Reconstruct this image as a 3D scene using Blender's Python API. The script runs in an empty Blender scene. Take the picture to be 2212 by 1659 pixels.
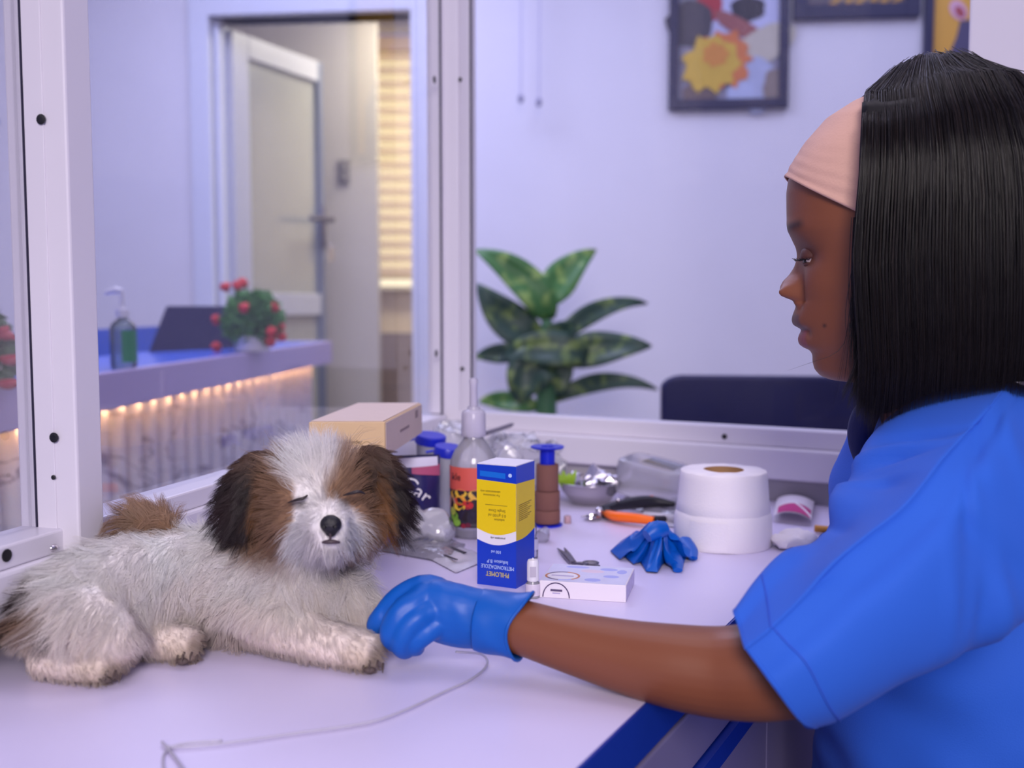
import bpy, bmesh, math, random
import numpy as np
from mathutils import Vector, Matrix

random.seed(7); RNG = np.random.default_rng(7)
SC = bpy.context.scene
COL = SC.collection
PI = math.pi
V = Vector

def lin(c):
    return c / 12.92 if c <= 0.04045 else ((c + 0.055) / 1.055) ** 2.4
def rgb(r, g, b):
    return (lin(r / 255), lin(g / 255), lin(b / 255), 1.0)

# ------------------------------------------------------------------ camera
FPX, W, H = 2300.0, 2212.0, 1659.0
CAMZ, PITCH = 1.035, math.radians(4.413)
T = 0.75                                        # height of the table top
cam_d = bpy.data.cameras.new('camera'); cam = bpy.data.objects.new('camera', cam_d); COL.objects.link(cam)
cam_d.sensor_fit = 'HORIZONTAL'; cam_d.sensor_width = 36.0; cam_d.lens = 36.0 * FPX / W
cam.location = (0, 0, CAMZ); cam.rotation_euler = (PI / 2 - PITCH, 0, 0)
cam_d.clip_start = 0.02
cam_d.dof.use_dof = True; cam_d.dof.focus_distance = 0.96; cam_d.dof.aperture_fstop = 4.2
SC.camera = cam

# ------------------------------------------------------------------ light
SC.view_settings.view_transform = 'Standard'; SC.view_settings.look = 'None'
SC.view_settings.gamma = 1.0; SC.view_settings.use_curve_mapping = False
SC.view_settings.exposure = 0.0
SC.cycles.transparent_max_bounces = 20; SC.cycles.max_bounces = 5; SC.cycles.diffuse_bounces = 3; SC.cycles.glossy_bounces = 3; SC.cycles.transmission_bounces = 4
SC.cycles.use_light_tree = False; SC.cycles.caustics_reflective = False; SC.cycles.caustics_refractive = False
wd = bpy.data.worlds.new('room_ambience'); SC.world = wd; wd.use_nodes = True
bg = wd.node_tree.nodes['Background']; bg.inputs[0].default_value = (0.62, 0.57, 0.98, 1); bg.inputs[1].default_value = 0.46

def area(name, loc, target, size, power, color, sy=None):
    d = bpy.data.lights.new(name, 'AREA'); d.energy = power; d.color = color
    d.shape = 'RECTANGLE'; d.size = size; d.size_y = sy or size
    o = bpy.data.objects.new(name, d); COL.objects.link(o); o.location = loc
    o.rotation_euler = (V(target) - V(loc)).to_track_quat('-Z', 'Y').to_euler()
    return o
area('ceiling_panel_table', (0.10, 1.05, 2.45), (0.05, 1.0, 0), 0.9, 5.6, (0.98, 0.88, 1.0))
area('ceiling_panel_front', (0.1, -2.0, 2.15), (0.05, 0.95, 0.85), 1.1, 9.0, (1.0, 0.90, 0.90)).data.spread = math.radians(58)
area('ceiling_panel_reception', (-0.75, 2.75, 2.55), (-0.75, 2.8, 0), 1.2, 40.0, (0.64, 0.65, 1.0))
area('ceiling_panel_waiting', (1.2, 2.9, 2.55), (1.1, 3.2, 0), 1.2, 9.5, (0.64, 0.67, 1.0))
area('ceiling_lamp_passage', (-0.2, 4.75, 2.4), (-0.5, 4.9, 0), 0.5, 24.0, (1.0, 0.94, 0.80))

# ------------------------------------------------------------------ helpers
CP, SP = math.cos(PITCH), math.sin(PITCH)
def ray(px, py):
    u = (px - W / 2) / FPX; v = (H / 2 - py) / FPX
    return V((u, CP + v * SP, -SP + v * CP))
def P(px, py, Y):
    d = ray(px, py); t = Y / d.y
    return V((d.x * t, Y, CAMZ + d.z * t))
def PZ(px, py, z=None):
    z = T if z is None else z
    d = ray(px, py); t = (z - CAMZ) / d.z
    return V((d.x * t, d.y * t, z))
def DX(px, Y, h):
    """point at picture column px, distance Y and height h above the table"""
    z = T + h
    d0 = (z - CAMZ) / Y
    v = (d0 * CP + SP) / (CP - d0 * SP)
    u = (px - W / 2) / FPX
    return V((u * Y / (CP + v * SP), Y, z))

def cr(pts, n):
    """Catmull-Rom resample of a list of tuples"""
    p = np.array([tuple(q) for q in pts], float)
    p = np.vstack([2 * p[0] - p[1], p, 2 * p[-1] - p[-2]])
    m = len(p) - 3
    out = []
    for t in np.linspace(0, m, n):
        i = min(int(t), m - 1); f = t - i
        a, b, c, d = p[i], p[i + 1], p[i + 2], p[i + 3]
        out.append(0.5 * ((2 * b) + (-a + c) * f + (2 * a - 5 * b + 4 * c - d) * f * f + (-a + 3 * b - 3 * c + d) * f ** 3))
    return np.array(out)

class MB:
    def __init__(s): s.v = []; s.f = []
    def add(s, vs, fs):
        o = len(s.v); s.v += [tuple(q) for q in vs]; s.f += [tuple(i + o for i in f) for f in fs]; return s
    def hexa(s, p):
        return s.add(p, [(0, 3, 2, 1), (4, 5, 6, 7), (0, 1, 5, 4), (1, 2, 6, 5), (2, 3, 7, 6), (3, 0, 4, 7)])
    def box(s, c, size, ax=None, ay=None, az=None):
        c = V(c); ax = V(ax or (1, 0, 0)).normalized(); ay = V(ay or (0, 1, 0)).normalized()
        az = V(az).normalized() if az else ax.cross(ay).normalized()
        x, y, z = ax * size[0] / 2, ay * size[1] / 2, az * size[2] / 2
        return s.hexa([c - x - y - z, c + x - y - z, c + x + y - z, c - x + y - z, c - x - y + z, c + x - y + z, c + x + y + z, c - x + y + z])
    def rbox(s, c, size, r, ax=None, ay=None, seg=3):
        """box with rounded vertical edges and chamfered rims (prism with rounded corners)"""
        c = V(c); ax = V(ax or (1, 0, 0)).normalized(); ay = V(ay or (0, 1, 0)).normalized(); az = ax.cross(ay)
        hx, hy, hz = size[0] / 2, size[1] / 2, size[2] / 2
        def ring(rr, z, ins):
            o = []
            for k, (sx, sy) in enumerate(((1, 1), (-1, 1), (-1, -1), (1, -1))):
                for j in range(seg + 1):
                    a = PI / 2 * (k + j / seg)
                    o.append(c + ax * (sx * (hx - r) + (r - ins) * math.cos(a)) + ay * (sy * (hy - r) + (r - ins) * math.sin(a)) + az * z)
            return o
        e = r * 0.45
        rings = [ring(r, -hz, e), ring(r, -hz + e, 0), ring(r, hz - e, 0), ring(r, hz, e)]
        return s.loft(rings, cap=True)
    def loft(s, rings, cap=False, closed=True):
        n = len(rings[0]); vs = [p for r in rings for p in r]; fs = []
        for i in range(len(rings) - 1):
            for j in range(n if closed else n - 1):
                k = (j + 1) % n
                fs.append((i * n + j, i * n + k, (i + 1) * n + k, (i + 1) * n + j))
        if cap:
            fs.append(tuple(reversed(range(n)))); fs.append(tuple(range((len(rings) - 1) * n, len(rings) * n)))
        return s.add(vs, fs)
    def tube(s, path, rad, n=10, cap=True, res=None, ell=None):
        """swept tube; path list of points, rad number or list; ell=(vector, factor) squeezes along a direction"""
        path = [tuple(p) for p in path]
        if not hasattr(rad, '__len__'): rad = [rad] * len(path)
        a = np.array([tuple(p) + (r,) for p, r in zip(path, rad)])
        if res: a = cr([tuple(q) for q in a], res)
        pts = [V(q[:3]) for q in a]; rr = [max(q[3], 1e-5) for q in a]
        rings = []; up = None
        for i, p in enumerate(pts):
            d = (pts[min(i + 1, len(pts) - 1)] - pts[max(i - 1, 0)]).normalized()
            if up is None: up = V((0, 0, 1)) if abs(d.z) < 0.9 else V((1, 0, 0))
            x = d.cross(up).normalized(); up = x.cross(d).normalized()
            ring = []
            for j in range(n):
                t = 2 * PI * j / n; o = (x * math.cos(t) + up * math.sin(t)) * rr[i]
                if ell: e = V(ell[0]).normalized(); o = o - e * (o.dot(e)) * (1 - ell[1])
                ring.append(p + o)
            rings.append(ring)
        return s.loft(rings, cap)
    def lathe(s, prof, c=(0, 0, 0), n=24, axis=(0, 0, 1), cap=False, sx=1.0, sy=1.0):
        az = V(axis).normalized(); ax = az.orthogonal().normalized() if abs(az.z) < 0.999 else V((1, 0, 0)); ay = az.cross(ax)
        c = V(c)
        rings = [[c + az * z + ax * (max(r, 1e-5) * sx * math.cos(2 * PI * j / n)) + ay * (max(r, 1e-5) * sy * math.sin(2 * PI * j / n)) for j in range(n)] for r, z in prof]
        return s.loft(rings, cap)
    def ell(s, c, r, n=16, m=10, M=None):
        c = V(c); r = (r, r, r) if not hasattr(r, '__len__') else r
        rings = []
        for i in range(m + 1):
            a = -PI / 2 + PI * i / m; a = max(min(a, PI / 2 - 0.02), -PI / 2 + 0.02)
            ring = []
            for j in range(n):
                b = 2 * PI * j / n; q = V((r[0] * math.cos(a) * math.cos(b), r[1] * math.cos(a) * math.sin(b), r[2] * math.sin(a)))
                ring.append(c + (M @ q if M else q))
            rings.append(ring)
        return s.loft(rings, True)
    def prism(s, poly, z0, z1, fr=None):
        """polygon (x,y) extruded along local z; fr = function mapping local xyz to world"""
        fr = fr or (lambda x, y, z: V((x, y, z)))
        n = len(poly); vs = [fr(x, y, z0) for x, y in poly] + [fr(x, y, z1) for x, y in poly]
        fs = [tuple(reversed(range(n))), tuple(range(n, 2 * n))] + [(i, (i + 1) % n, n + (i + 1) % n, n + i) for i in range(n)]
        return s.add(vs, fs)
    def grid(s, fn, nu, nv):
        vs = [fn(i / (nu - 1), j / (nv - 1)) for i in range(nu) for j in range(nv)]
        return s.add(vs, [(i * nv + j, (i + 1) * nv + j, (i + 1) * nv + j + 1, i * nv + j + 1) for i in range(nu - 1) for j in range(nv - 1)])
    def mesh(s, name, off=(0, 0, 0)):
        m = bpy.data.meshes.new(name); o = V(off)
        m.from_pydata([(x - o.x, y - o.y, z - o.z) for x, y, z in s.v], [], s.f); m.update()
        bm = bmesh.new(); bm.from_mesh(m); bmesh.ops.recalc_face_normals(bm, faces=bm.faces); bm.to_mesh(m); bm.free()
        return m
    def build(s, name, mat, parent=None, smooth=False, bevel=0, solid=0, subsurf=0, auto=None):
        off = parent_loc(parent)
        m = s.mesh(name, off); o = bpy.data.objects.new(name, m); COL.objects.link(o)
        finish(o, mat, parent, smooth, bevel, solid, subsurf); return o

def parent_loc(p):
    l = V((0, 0, 0))
    while p: l = l + V(p.location); p = p.parent
    return l
def finish(o, mat, parent=None, smooth=False, bevel=0, solid=0, subsurf=0):
    m = o.data; m.materials.append(mat)
    if smooth:
        m.polygons.foreach_set('use_smooth', [True] * len(m.polygons))
        if smooth != 'all':
            try: m.set_sharp_from_angle(angle=math.radians(50 if smooth is True else smooth))
            except Exception: pass
    if parent: o.parent = parent
    if solid:
        md = o.modifiers.new('thickness', 'SOLIDIFY'); md.thickness = solid; md.offset = 0
    if subsurf:
        md = o.modifiers.new('smooth', 'SUBSURF'); md.levels = md.render_levels = subsurf
    if bevel:
        md = o.modifiers.new('bevel', 'BEVEL'); md.width = bevel; md.segments = 2; md.limit_method = 'ANGLE'
    return o
def thing(name, label, cat, loc=(0, 0, 0), group=None):
    o = bpy.data.objects.new(name, None); COL.objects.link(o); o.location = loc; o.empty_display_size = 0.05
    o['label'] = label; o['category'] = cat
    if group: o['group'] = group
    return o
def tag(o, label, cat, group=None):
    o['label'] = label; o['category'] = cat
    if group: o['group'] = group
    return o
def struct(o, label=None):
    o['kind'] = 'structure'
    if label: o['label'] = label
    return o
def sempty(name, loc=(0, 0, 0), label=None):
    o = bpy.data.objects.new(name, None); COL.objects.link(o); o.location = loc; return struct(o, label)

def text(name, body, size, mat, parent, origin, ax, ay, ext=0.0002, align='CENTER', sx=1.0):
    c = bpy.data.curves.new(name, 'FONT'); c.body = body; c.size = size; c.extrude = ext; c.align_x = align; c.align_y = 'CENTER'; c.resolution_u = 3
    t = bpy.data.objects.new(name, c); COL.objects.link(t)
    bpy.context.view_layer.update()
    m = bpy.data.meshes.new_from_object(t.evaluated_get(bpy.context.evaluated_depsgraph_get()))
    COL.objects.unlink(t); bpy.data.objects.remove(t); bpy.data.curves.remove(c)
    ax = V(ax).normalized(); ay = V(ay).normalized(); az = ax.cross(ay); off = parent_loc(parent)
    for v in m.vertices:
        q = V(origin) + ax * v.co.x * sx + ay * v.co.y + az * v.co.z - off
        v.co = q
    o = bpy.data.objects.new(name, m); COL.objects.link(o)
    m.materials.clear(); m.materials.append(mat); o.parent = parent
    return o

# ------------------------------------------------------------------ materials
def mat(name, col, rough=0.5, metal=0.0, var=0.06, vscale=30.0, bump=0.0, bscale=200.0, spec=0.5, sheen=0.0, alpha=None, emit=None, estr=0.0, stretch=None):
    m = bpy.data.materials.new(name); m.use_nodes = True; nt = m.node_tree; b = nt.nodes['Principled BSDF']
    b.inputs['Roughness'].default_value = rough; b.inputs['Metallic'].default_value = metal; b.inputs['Specular IOR Level'].default_value = spec
    tc = nt.nodes.new('ShaderNodeTexCoord'); mp = nt.nodes.new('ShaderNodeMapping'); nt.links.new(tc.outputs['Object'], mp.inputs[0])
    if stretch: mp.inputs['Scale'].default_value = stretch
    n = nt.nodes.new('ShaderNodeTexNoise'); n.inputs['Scale'].default_value = vscale; n.inputs['Detail'].default_value = 4; nt.links.new(mp.outputs[0], n.inputs['Vector'])
    r = nt.nodes.new('ShaderNodeMix'); r.data_type = 'RGBA'
    r.inputs[6].default_value = tuple(c * (1 - var) for c in col[:3]) + (1,); r.inputs[7].default_value = tuple(min(1, c * (1 + var)) for c in col[:3]) + (1,)
    nt.links.new(n.outputs['Fac'], r.inputs[0]); nt.links.new(r.outputs[2], b.inputs['Base Color'])
    if bump:
        n2 = nt.nodes.new('ShaderNodeTexNoise'); n2.inputs['Scale'].default_value = bscale; nt.links.new(mp.outputs[0], n2.inputs['Vector'])
        bp = nt.nodes.new('ShaderNodeBump'); bp.inputs['Strength'].default_value = bump; bp.inputs['Distance'].default_value = 0.002
        nt.links.new(n2.outputs['Fac'], bp.inputs['Height']); nt.links.new(bp.outputs[0], b.inputs['Normal'])
    if sheen: b.inputs['Sheen Weight'].default_value = sheen
    if emit: b.inputs['Emission Color'].default_value = emit; b.inputs['Emission Strength'].default_value = estr
    return m
def clear(name, tint=(0.96, 0.97, 1.0), gloss=1.0, rough=0.03, milk=0.0, milkcol=(0.8, 0.8, 0.9), ior=1.45, bump=0.0, bscale=60):
    """thin clear sheet: transparent with a fresnel gloss and an optional milky share"""
    m = bpy.data.materials.new(name); m.use_nodes = True; nt = m.node_tree; nt.nodes.remove(nt.nodes['Principled BSDF'])
    out = nt.nodes['Material Output']
    tr = nt.nodes.new('ShaderNodeBsdfTransparent'); tr.inputs[0].default_value = tuple(tint) + (1,)
    gl = nt.nodes.new('ShaderNodeBsdfGlossy'); gl.inputs['Roughness'].default_value = rough
    fr = nt.nodes.new('ShaderNodeFresnel'); fr.inputs[0].default_value = ior
    ml = nt.nodes.new('ShaderNodeMath'); ml.operation = 'MULTIPLY'; ml.inputs[1].default_value = gloss; nt.links.new(fr.outputs[0], ml.inputs[0])
    mx = nt.nodes.new('ShaderNodeMixShader'); nt.links.new(ml.outputs[0], mx.inputs[0])
    base = tr.outputs[0]
    if milk:
        df = nt.nodes.new('ShaderNodeBsdfDiffuse'); df.inputs[0].default_value = tuple(milkcol) + (1,)
        tl = nt.nodes.new('ShaderNodeBsdfTranslucent'); tl.inputs[0].default_value = tuple(milkcol) + (1,)
        m1 = nt.nodes.new('ShaderNodeMixShader'); m1.inputs[0].default_value = 0.25; nt.links.new(df.outputs[0], m1.inputs[1]); nt.links.new(tl.outputs[0], m1.inputs[2])
        m2 = nt.nodes.new('ShaderNodeMixShader'); m2.inputs[0].default_value = milk; nt.links.new(tr.outputs[0], m2.inputs[1]); nt.links.new(m1.outputs[0], m2.inputs[2]); base = m2.outputs[0]
    nt.links.new(base, mx.inputs[1]); nt.links.new(gl.outputs[0], mx.inputs[2]); nt.links.new(mx.outputs[0], out.inputs[0])
    if bump:
        tc = nt.nodes.new('ShaderNodeTexCoord'); n2 = nt.nodes.new('ShaderNodeTexNoise'); n2.inputs['Scale'].default_value = bscale; nt.links.new(tc.outputs['Object'], n2.inputs['Vector'])
        bp = nt.nodes.new('ShaderNodeBump'); bp.inputs['Strength'].default_value = bump; bp.inputs['Distance'].default_value = 0.004; nt.links.new(n2.outputs['Fac'], bp.inputs['Height'])
        nt.links.new(bp.outputs[0], gl.inputs['Normal']); nt.links.new(bp.outputs[0], fr.inputs['Normal'])
    return m
def emis(name, col, s):
    m = bpy.data.materials.new(name); m.use_nodes = True; nt = m.node_tree; nt.nodes.remove(nt.nodes['Principled BSDF'])
    e = nt.nodes.new('ShaderNodeEmission'); e.inputs[0].default_value = col; e.inputs[1].default_value = s; nt.links.new(e.outputs[0], nt.nodes['Material Output'].inputs[0]); return m
def attrmat(name, attr, rough=0.5, spec=0.5, bump=0.0, bscale=300, sheen=0.0, sss=0.0, var=0.0, rim=None):
    m = bpy.data.materials.new(name); m.use_nodes = True; nt = m.node_tree; b = nt.nodes['Principled BSDF']
    a = nt.nodes.new('ShaderNodeAttribute'); a.attribute_name = attr; nt.links.new(a.outputs['Color'], b.inputs['Base Color'])
    b.inputs['Roughness'].default_value = rough; b.inputs['Specular IOR Level'].default_value = spec
    if sheen: b.inputs['Sheen Weight'].default_value = sheen
    if sss: b.inputs['Subsurface Weight'].default_value = sss; b.inputs['Subsurface Radius'].default_value = (0.01, 0.004, 0.002); b.inputs['Subsurface Scale'].default_value = 0.6
    if bump:
        tc = nt.nodes.new('ShaderNodeTexCoord'); n2 = nt.nodes.new('ShaderNodeTexNoise'); n2.inputs['Scale'].default_value = bscale; nt.links.new(tc.outputs['Object'], n2.inputs['Vector'])
        bp = nt.nodes.new('ShaderNodeBump'); bp.inputs['Strength'].default_value = bump; bp.inputs['Distance'].default_value = 0.001; nt.links.new(n2.outputs['Fac'], bp.inputs['Height']); nt.links.new(bp.outputs[0], b.inputs['Normal'])
    return m

M_wall = mat('painted_wall', rgb(226, 224, 232), 0.45, var=0.03, vscale=6, spec=0.35)
M_alu = mat('white_aluminium', rgb(224, 220, 230), 0.32, var=0.02, vscale=12, spec=0.5)
M_alu_side = M_alu
M_gasket = mat('rubber_gasket', rgb(40, 36, 60), 0.6)
M_glass = clear('window_glass', (0.985, 0.985, 0.995), gloss=0.22, rough=0.02, ior=1.35)
M_black = mat('black_plastic', rgb(14, 13, 20), 0.45)
M_lamin = mat('white_laminate', rgb(222, 214, 243), 0.33, var=0.025, vscale=14, spec=0.4, bump=0.02, bscale=800)
M_bluetrim = mat('blue_edge_band', rgb(16, 48, 150), 0.35)
M_cab = mat('grey_cabinet_laminate', rgb(122, 114, 150), 0.45, var=0.05, vscale=20)
M_floor = mat('floor_tiles', rgb(170, 168, 180), 0.35, vscale=8)
M_steel = mat('stainless_steel', rgb(205, 200, 205), 0.14, 1.0, var=0.05)
M_white = mat('white_plastic', rgb(232, 230, 236), 0.35)
M_paper = mat('tissue_paper', rgb(242, 236, 240), 0.9, var=0.02, bump=0.25, bscale=500, spec=0.1)
# ================================================================== setting
dB = V((0.880, -0.474, 0.0)).normalized()          # along the back partition, towards the right
nB = V((-dB.y, dB.x, 0.0)) * -1                     # its inner normal, towards the camera
dL = V((0.2835, 0.959, 0.0)).normalized()            # along the left partition, away from the camera
nL = V((dL.y, -dL.x, 0.0))                          # its inner normal, towards the table
UZ = V((0, 0, 1))
CORNER = V((-0.110, 1.785, 0.0))
def B(s, o, h):
    """point on the back partition: s along, o in front of it, h above the table"""
    return CORNER + dB * s + nB * o + UZ * (T + h)
def L(s, o, h):
    """point on the left partition: s back from the corner towards the camera"""
    return CORNER - dL * s + nL * o + UZ * (T + h)
TOPH = 1.55

# floor and far walls
struct(MB().hexa([V((-4, -1.5, -0.02)), V((4.5, -1.5, -0.02)), V((4.5, 7, -0.02)), V((-4, 7, -0.02)), V((-4, -1.5, 0)), V((4.5, -1.5, 0)), V((4.5, 7, 0)), V((-4, 7, 0))]).build('floor', M_floor))
yawW = math.radians(6.0)
dW = V((math.cos(yawW), -math.sin(yawW), 0)); nW = V((-math.sin(yawW), -math.cos(yawW), 0))
def onW(px, py, off=0.0):
    """where the picture column and row meets the door wall"""
    d = ray(px, py); o = V((0, 0, CAMZ)); q = W0 + nW * off
    t = (q - o).dot(nW) / d.dot(nW); return o + d * t
W0 = P(470, 700, 4.0); W0.z = 0
def Wp(s, o, z): return W0 + dW * s + nW * o + UZ * z
def wbox(mb, s0, s1, o0, o1, z0, z1):
    return mb.hexa([Wp(s0, o0, z0), Wp(s1, o0, z0), Wp(s1, o1, z0), Wp(s0, o1, z0), Wp(s0, o0, z1), Wp(s1, o0, z1), Wp(s1, o1, z1), Wp(s0, o1, z1)])
sd0 = 0.0; sd1 = (onW(893, 500) - W0).dot(dW)
zt = onW(680, 32).z
wl = sempty('wall_back', W0)
wbox(MB(), -2.6, sd0, 0, -0.12, 0, 2.75).build('wall_panel', M_wall, wl)
wbox(MB(), sd1, 4.6, 0, -0.12, 0, 2.75).build('wall_panel', M_wall, wl)
wbox(MB(), sd0, sd1, 0, -0.12, zt, 2.75).build('lintel', M_wall, wl)
# side walls that close the waiting room, out of sight but lighting it
struct(MB().hexa([V((-3.0, -0.5, 0)), V((-2.9, -0.5, 0)), V((-2.9, 4.3, 0)), V((-3.0, 4.3, 0)), V((-3.0, -0.5, 2.75)), V((-2.9, -0.5, 2.75)), V((-2.9, 4.3, 2.75)), V((-3.0, 4.3, 2.75))]).build('wall_left', M_wall))
struct(MB().hexa([V((3.4, 0.4, 0)), V((3.5, 0.4, 0)), V((3.5, 4.0, 0)), V((3.4, 4.0, 0)), V((3.4, 0.4, 2.75)), V((3.5, 0.4, 2.75)), V((3.5, 4.0, 2.75)), V((3.4, 4.0, 2.75))]).build('wall_right', M_wall))

# door frame
fr = sempty('trim_1', Wp(sd0, 0, 0))
M_frame = mat('door_frame_paint', rgb(214, 218, 232), 0.4, var=0.02)
wf = 0.075
for a, b in ((sd0 - wf, sd0), (sd1, sd1 + wf)):
    wbox(MB(), a, b, 0.035, -0.13, 0, zt + wf).build('jamb', M_frame, fr, bevel=0.004)
wbox(MB(), sd0 - wf, sd1 + wf, 0.036, -0.131, zt, zt + wf).build('head', M_frame, fr, bevel=0.004)
wbox(MB(), sd0, sd0 + 0.02, -0.02, -0.125, 0, zt).build('stop', M_frame, fr)

# open door leaf, swung into the passage
hinge = Wp(sd0 + 0.022, -0.10, 0.0); tip = P(694, 600, 4.66); tip.z = 0
dd = (tip - hinge); LD = dd.length; dd.normalize(); nd = V((dd.y, -dd.x, 0))
ztl = zt - 0.02
M_doorframe = mat('door_aluminium', rgb(198, 198, 202), 0.4, var=0.03)
M_frost = mat('frosted_glass', rgb(190, 192, 184), 0.22, metal=.35, var=0.05, vscale=9, spec=0.9, bump=0.25, bscale=14)
dr = sempty('door_1', hinge)
def dbox(s0, s1, o0, o1, z0, z1):
    q = lambda s, o, z: hinge + dd * s + nd * o + UZ * z
    return MB().hexa([q(s0, o0, z0), q(s1, o0, z0), q(s1, o1, z0), q(s0, o1, z0), q(s0, o0, z1), q(s1, o0, z1), q(s1, o1, z1), q(s0, o1, z1)])
th = 0.022
dbox(0, 0.10, -th, th, 0.01, ztl).build('stile', M_doorframe, dr, bevel=0.003)
dbox(LD - 0.035, LD, -th, th, 0.01, ztl).build('stile', mat('door_edge', rgb(118, 124, 140), 0.4), dr, bevel=0.003)
dbox(0.10, LD - 0.035, -th, th, ztl - 0.085, ztl).build('rail', M_doorframe, dr, bevel=0.003)
zmid = P(600, 655, 4.45).z
dbox(0.10, LD - 0.035, -th, th, zmid - 0.05, zmid + 0.04).build('rail', M_doorframe, dr, bevel=0.003)
dbox(0.10, LD - 0.035, -th, th, 0.01, 0.14).build('rail', M_doorframe, dr, bevel=0.003)
dbox(0.10, LD - 0.035, -0.004, 0.004, zmid + 0.04, ztl - 0.085).build('pane', M_frost, dr)
dbox(0.10, LD - 0.035, -0.004, 0.004, 0.14, zmid - 0.05).build('pane', M_frost, dr)
M_handle = mat('brushed_nickel', rgb(120, 118, 128), 0.3, 0.8)
hz = P(690, 475, 4.62).z
q = lambda s, o, z: hinge + dd * s + nd * o + UZ * z
hm = MB(); hm.tube([q(LD - 0.02, th, hz), q(LD - 0.02, th + 0.05, hz), q(LD - 0.05, th + 0.055, hz), q(LD - 0.19, th + 0.055, hz - 0.006)], [0.014, 0.013, 0.013, 0.011], 10, res=14)
hm.rbox(q(LD - 0.018, th + 0.004, hz - 0.03), (0.03, 0.012, 0.18), 0.005, dd, nd)
ho = hm.build('door_handle', M_handle, dr, smooth=True)
km = MB()
for k in range(12):
    a = 2 * PI * k / 12; a2 = 2 * PI * (k + 1) / 12
    km.tube([q(LD - 0.018 + 0.014 * math.cos(a), th + 0.03, hz - 0.105 + 0.014 * math.sin(a)), q(LD - 0.018 + 0.014 * math.cos(a2), th + 0.03, hz - 0.105 + 0.014 * math.sin(a2))], 0.0015, 5)
km.box(q(LD - 0.012, th + 0.03, hz - 0.15), (0.012, 0.003, 0.065), dd, nd); km.box(q(LD + 0.004, th + 0.034, hz - 0.145), (0.011, 0.003, 0.055), dd, nd)
km.build('keys', M_steel, ho)

# passage behind the door
M_pass = mat('passage_wall', rgb(196, 190, 182), 0.5, var=0.03, vscale=5)
pr = P(816, 500, 5.0).x
wp = sempty('wall_passage', (pr, 5.0, 0))
MB().hexa([V((-2.6, 5.0, 0)), V((pr, 5.0, 0)), V((pr, 5.08, 0)), V((-2.6, 5.08, 0)), V((-2.6, 5.0, 2.75)), V((pr, 5.0, 2.75)), V((pr, 5.08, 2.75)), V((-2.6, 5.08, 2.75))]).build('wall_panel', M_pass, wp)
sw = P(744, 371, 4.995)
sm = thing('light_switch', 'small grey switch plate on the passage wall beside the open door', 'switch', sw)
MB().rbox(sw, (0.055, 0.012, 0.11), 0.005, V((1, 0, 0)), V((0, 1, 0))).build('plate', mat('switch_grey', rgb(128, 122, 120), 0.5), sm)
for dz in (-0.022, 0.022): MB().box(sw + V((0, -0.009, dz)), (0.022, 0.008, 0.03)).build('rocker', mat('switch_rocker', rgb(150, 146, 140), 0.4), sm, bevel=0.002)
YW = 5.55
pw = P(800, 500, 5.6).x
zw0 = P(850, 622, YW).z; zb1 = P(850, 95, YW).z; xw1 = 2.4
struct(MB().hexa([V((pw, YW + .1, 0)), V((xw1 + 1, YW + .1, 0)), V((xw1 + 1, YW + .2, 0)), V((pw, YW + .2, 0)), V((pw, YW + .1, zw0)), V((xw1 + 1, YW + .1, zw0)), V((xw1 + 1, YW + .2, zw0)), V((pw, YW + .2, zw0))]).build('wall_window_side', mat('cream_wall', rgb(232, 212, 176), 0.5)))
struct(MB().box(((pw + xw1) / 2, YW + 0.15, (zb1 + 2.75) / 2 + 0.05), (xw1 - pw + 1, 0.1, 2.75 - zb1 - 0.1)).build('wall_over_window', M_pass))
wi = sempty('window_1', (pw, YW, zw0))
MB().box(((pw + xw1) / 2, YW + 0.16, (zw0 + zb1) / 2), (xw1 - pw, 0.01, zb1 - zw0 + 0.1)).build('pane', emis('daylight_pane', (1.0, 0.86, 0.58, 1), 1.5), wi)
MB().box(((pw + xw1) / 2, YW + 0.08, zw0), (xw1 - pw, 0.12, 0.02)).build('sill', mat('window_sill', rgb(220, 206, 176), 0.5), wi)
bl = thing('zebra_blind', 'cream zebra roller blind with see-through bands on the passage window', 'blind', (pw, YW, zb1))
M_band = mat('blind_fabric', rgb(226, 200, 172), 0.8, emit=None)
nb = 17
z_hi, z_lo = P(850, 120, YW).z, P(850, 585, YW).z
for k in range(nb):
    zc = z_hi + (z_lo - z_hi) * k / (nb - 1)
    MB().box(((pw + xw1) / 2, YW + 0.03, zc), (xw1 - pw - 0.01, 0.004, (z_hi - z_lo) / (nb - 1) * 0.42)).build('band', M_band, bl)
MB().box(((pw + xw1) / 2, YW + 0.036, (z_hi + z_lo) / 2), (xw1 - pw - 0.01, 0.002, z_hi - z_lo + 0.05)).build('sheer', clear('sheer_net', (0.97, 0.93, 0.85), gloss=0.0, milk=0.35, milkcol=(0.95, 0.85, 0.65)), bl)
MB().tube([V((pw, YW + 0.03, z_lo - 0.03)), V((xw1, YW + 0.03, z_lo - 0.03))], 0.012, 8).build('bottom_bar', mat('blind_bar', rgb(196, 170, 130), 0.4), bl)
MB().rbox(((pw + xw1) / 2, YW + 0.02, z_hi + 0.06), (xw1 - pw, 0.07, 0.07), 0.01).build('headrail', mat('blind_rail', rgb(206, 178, 160), 0.5), bl)
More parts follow.
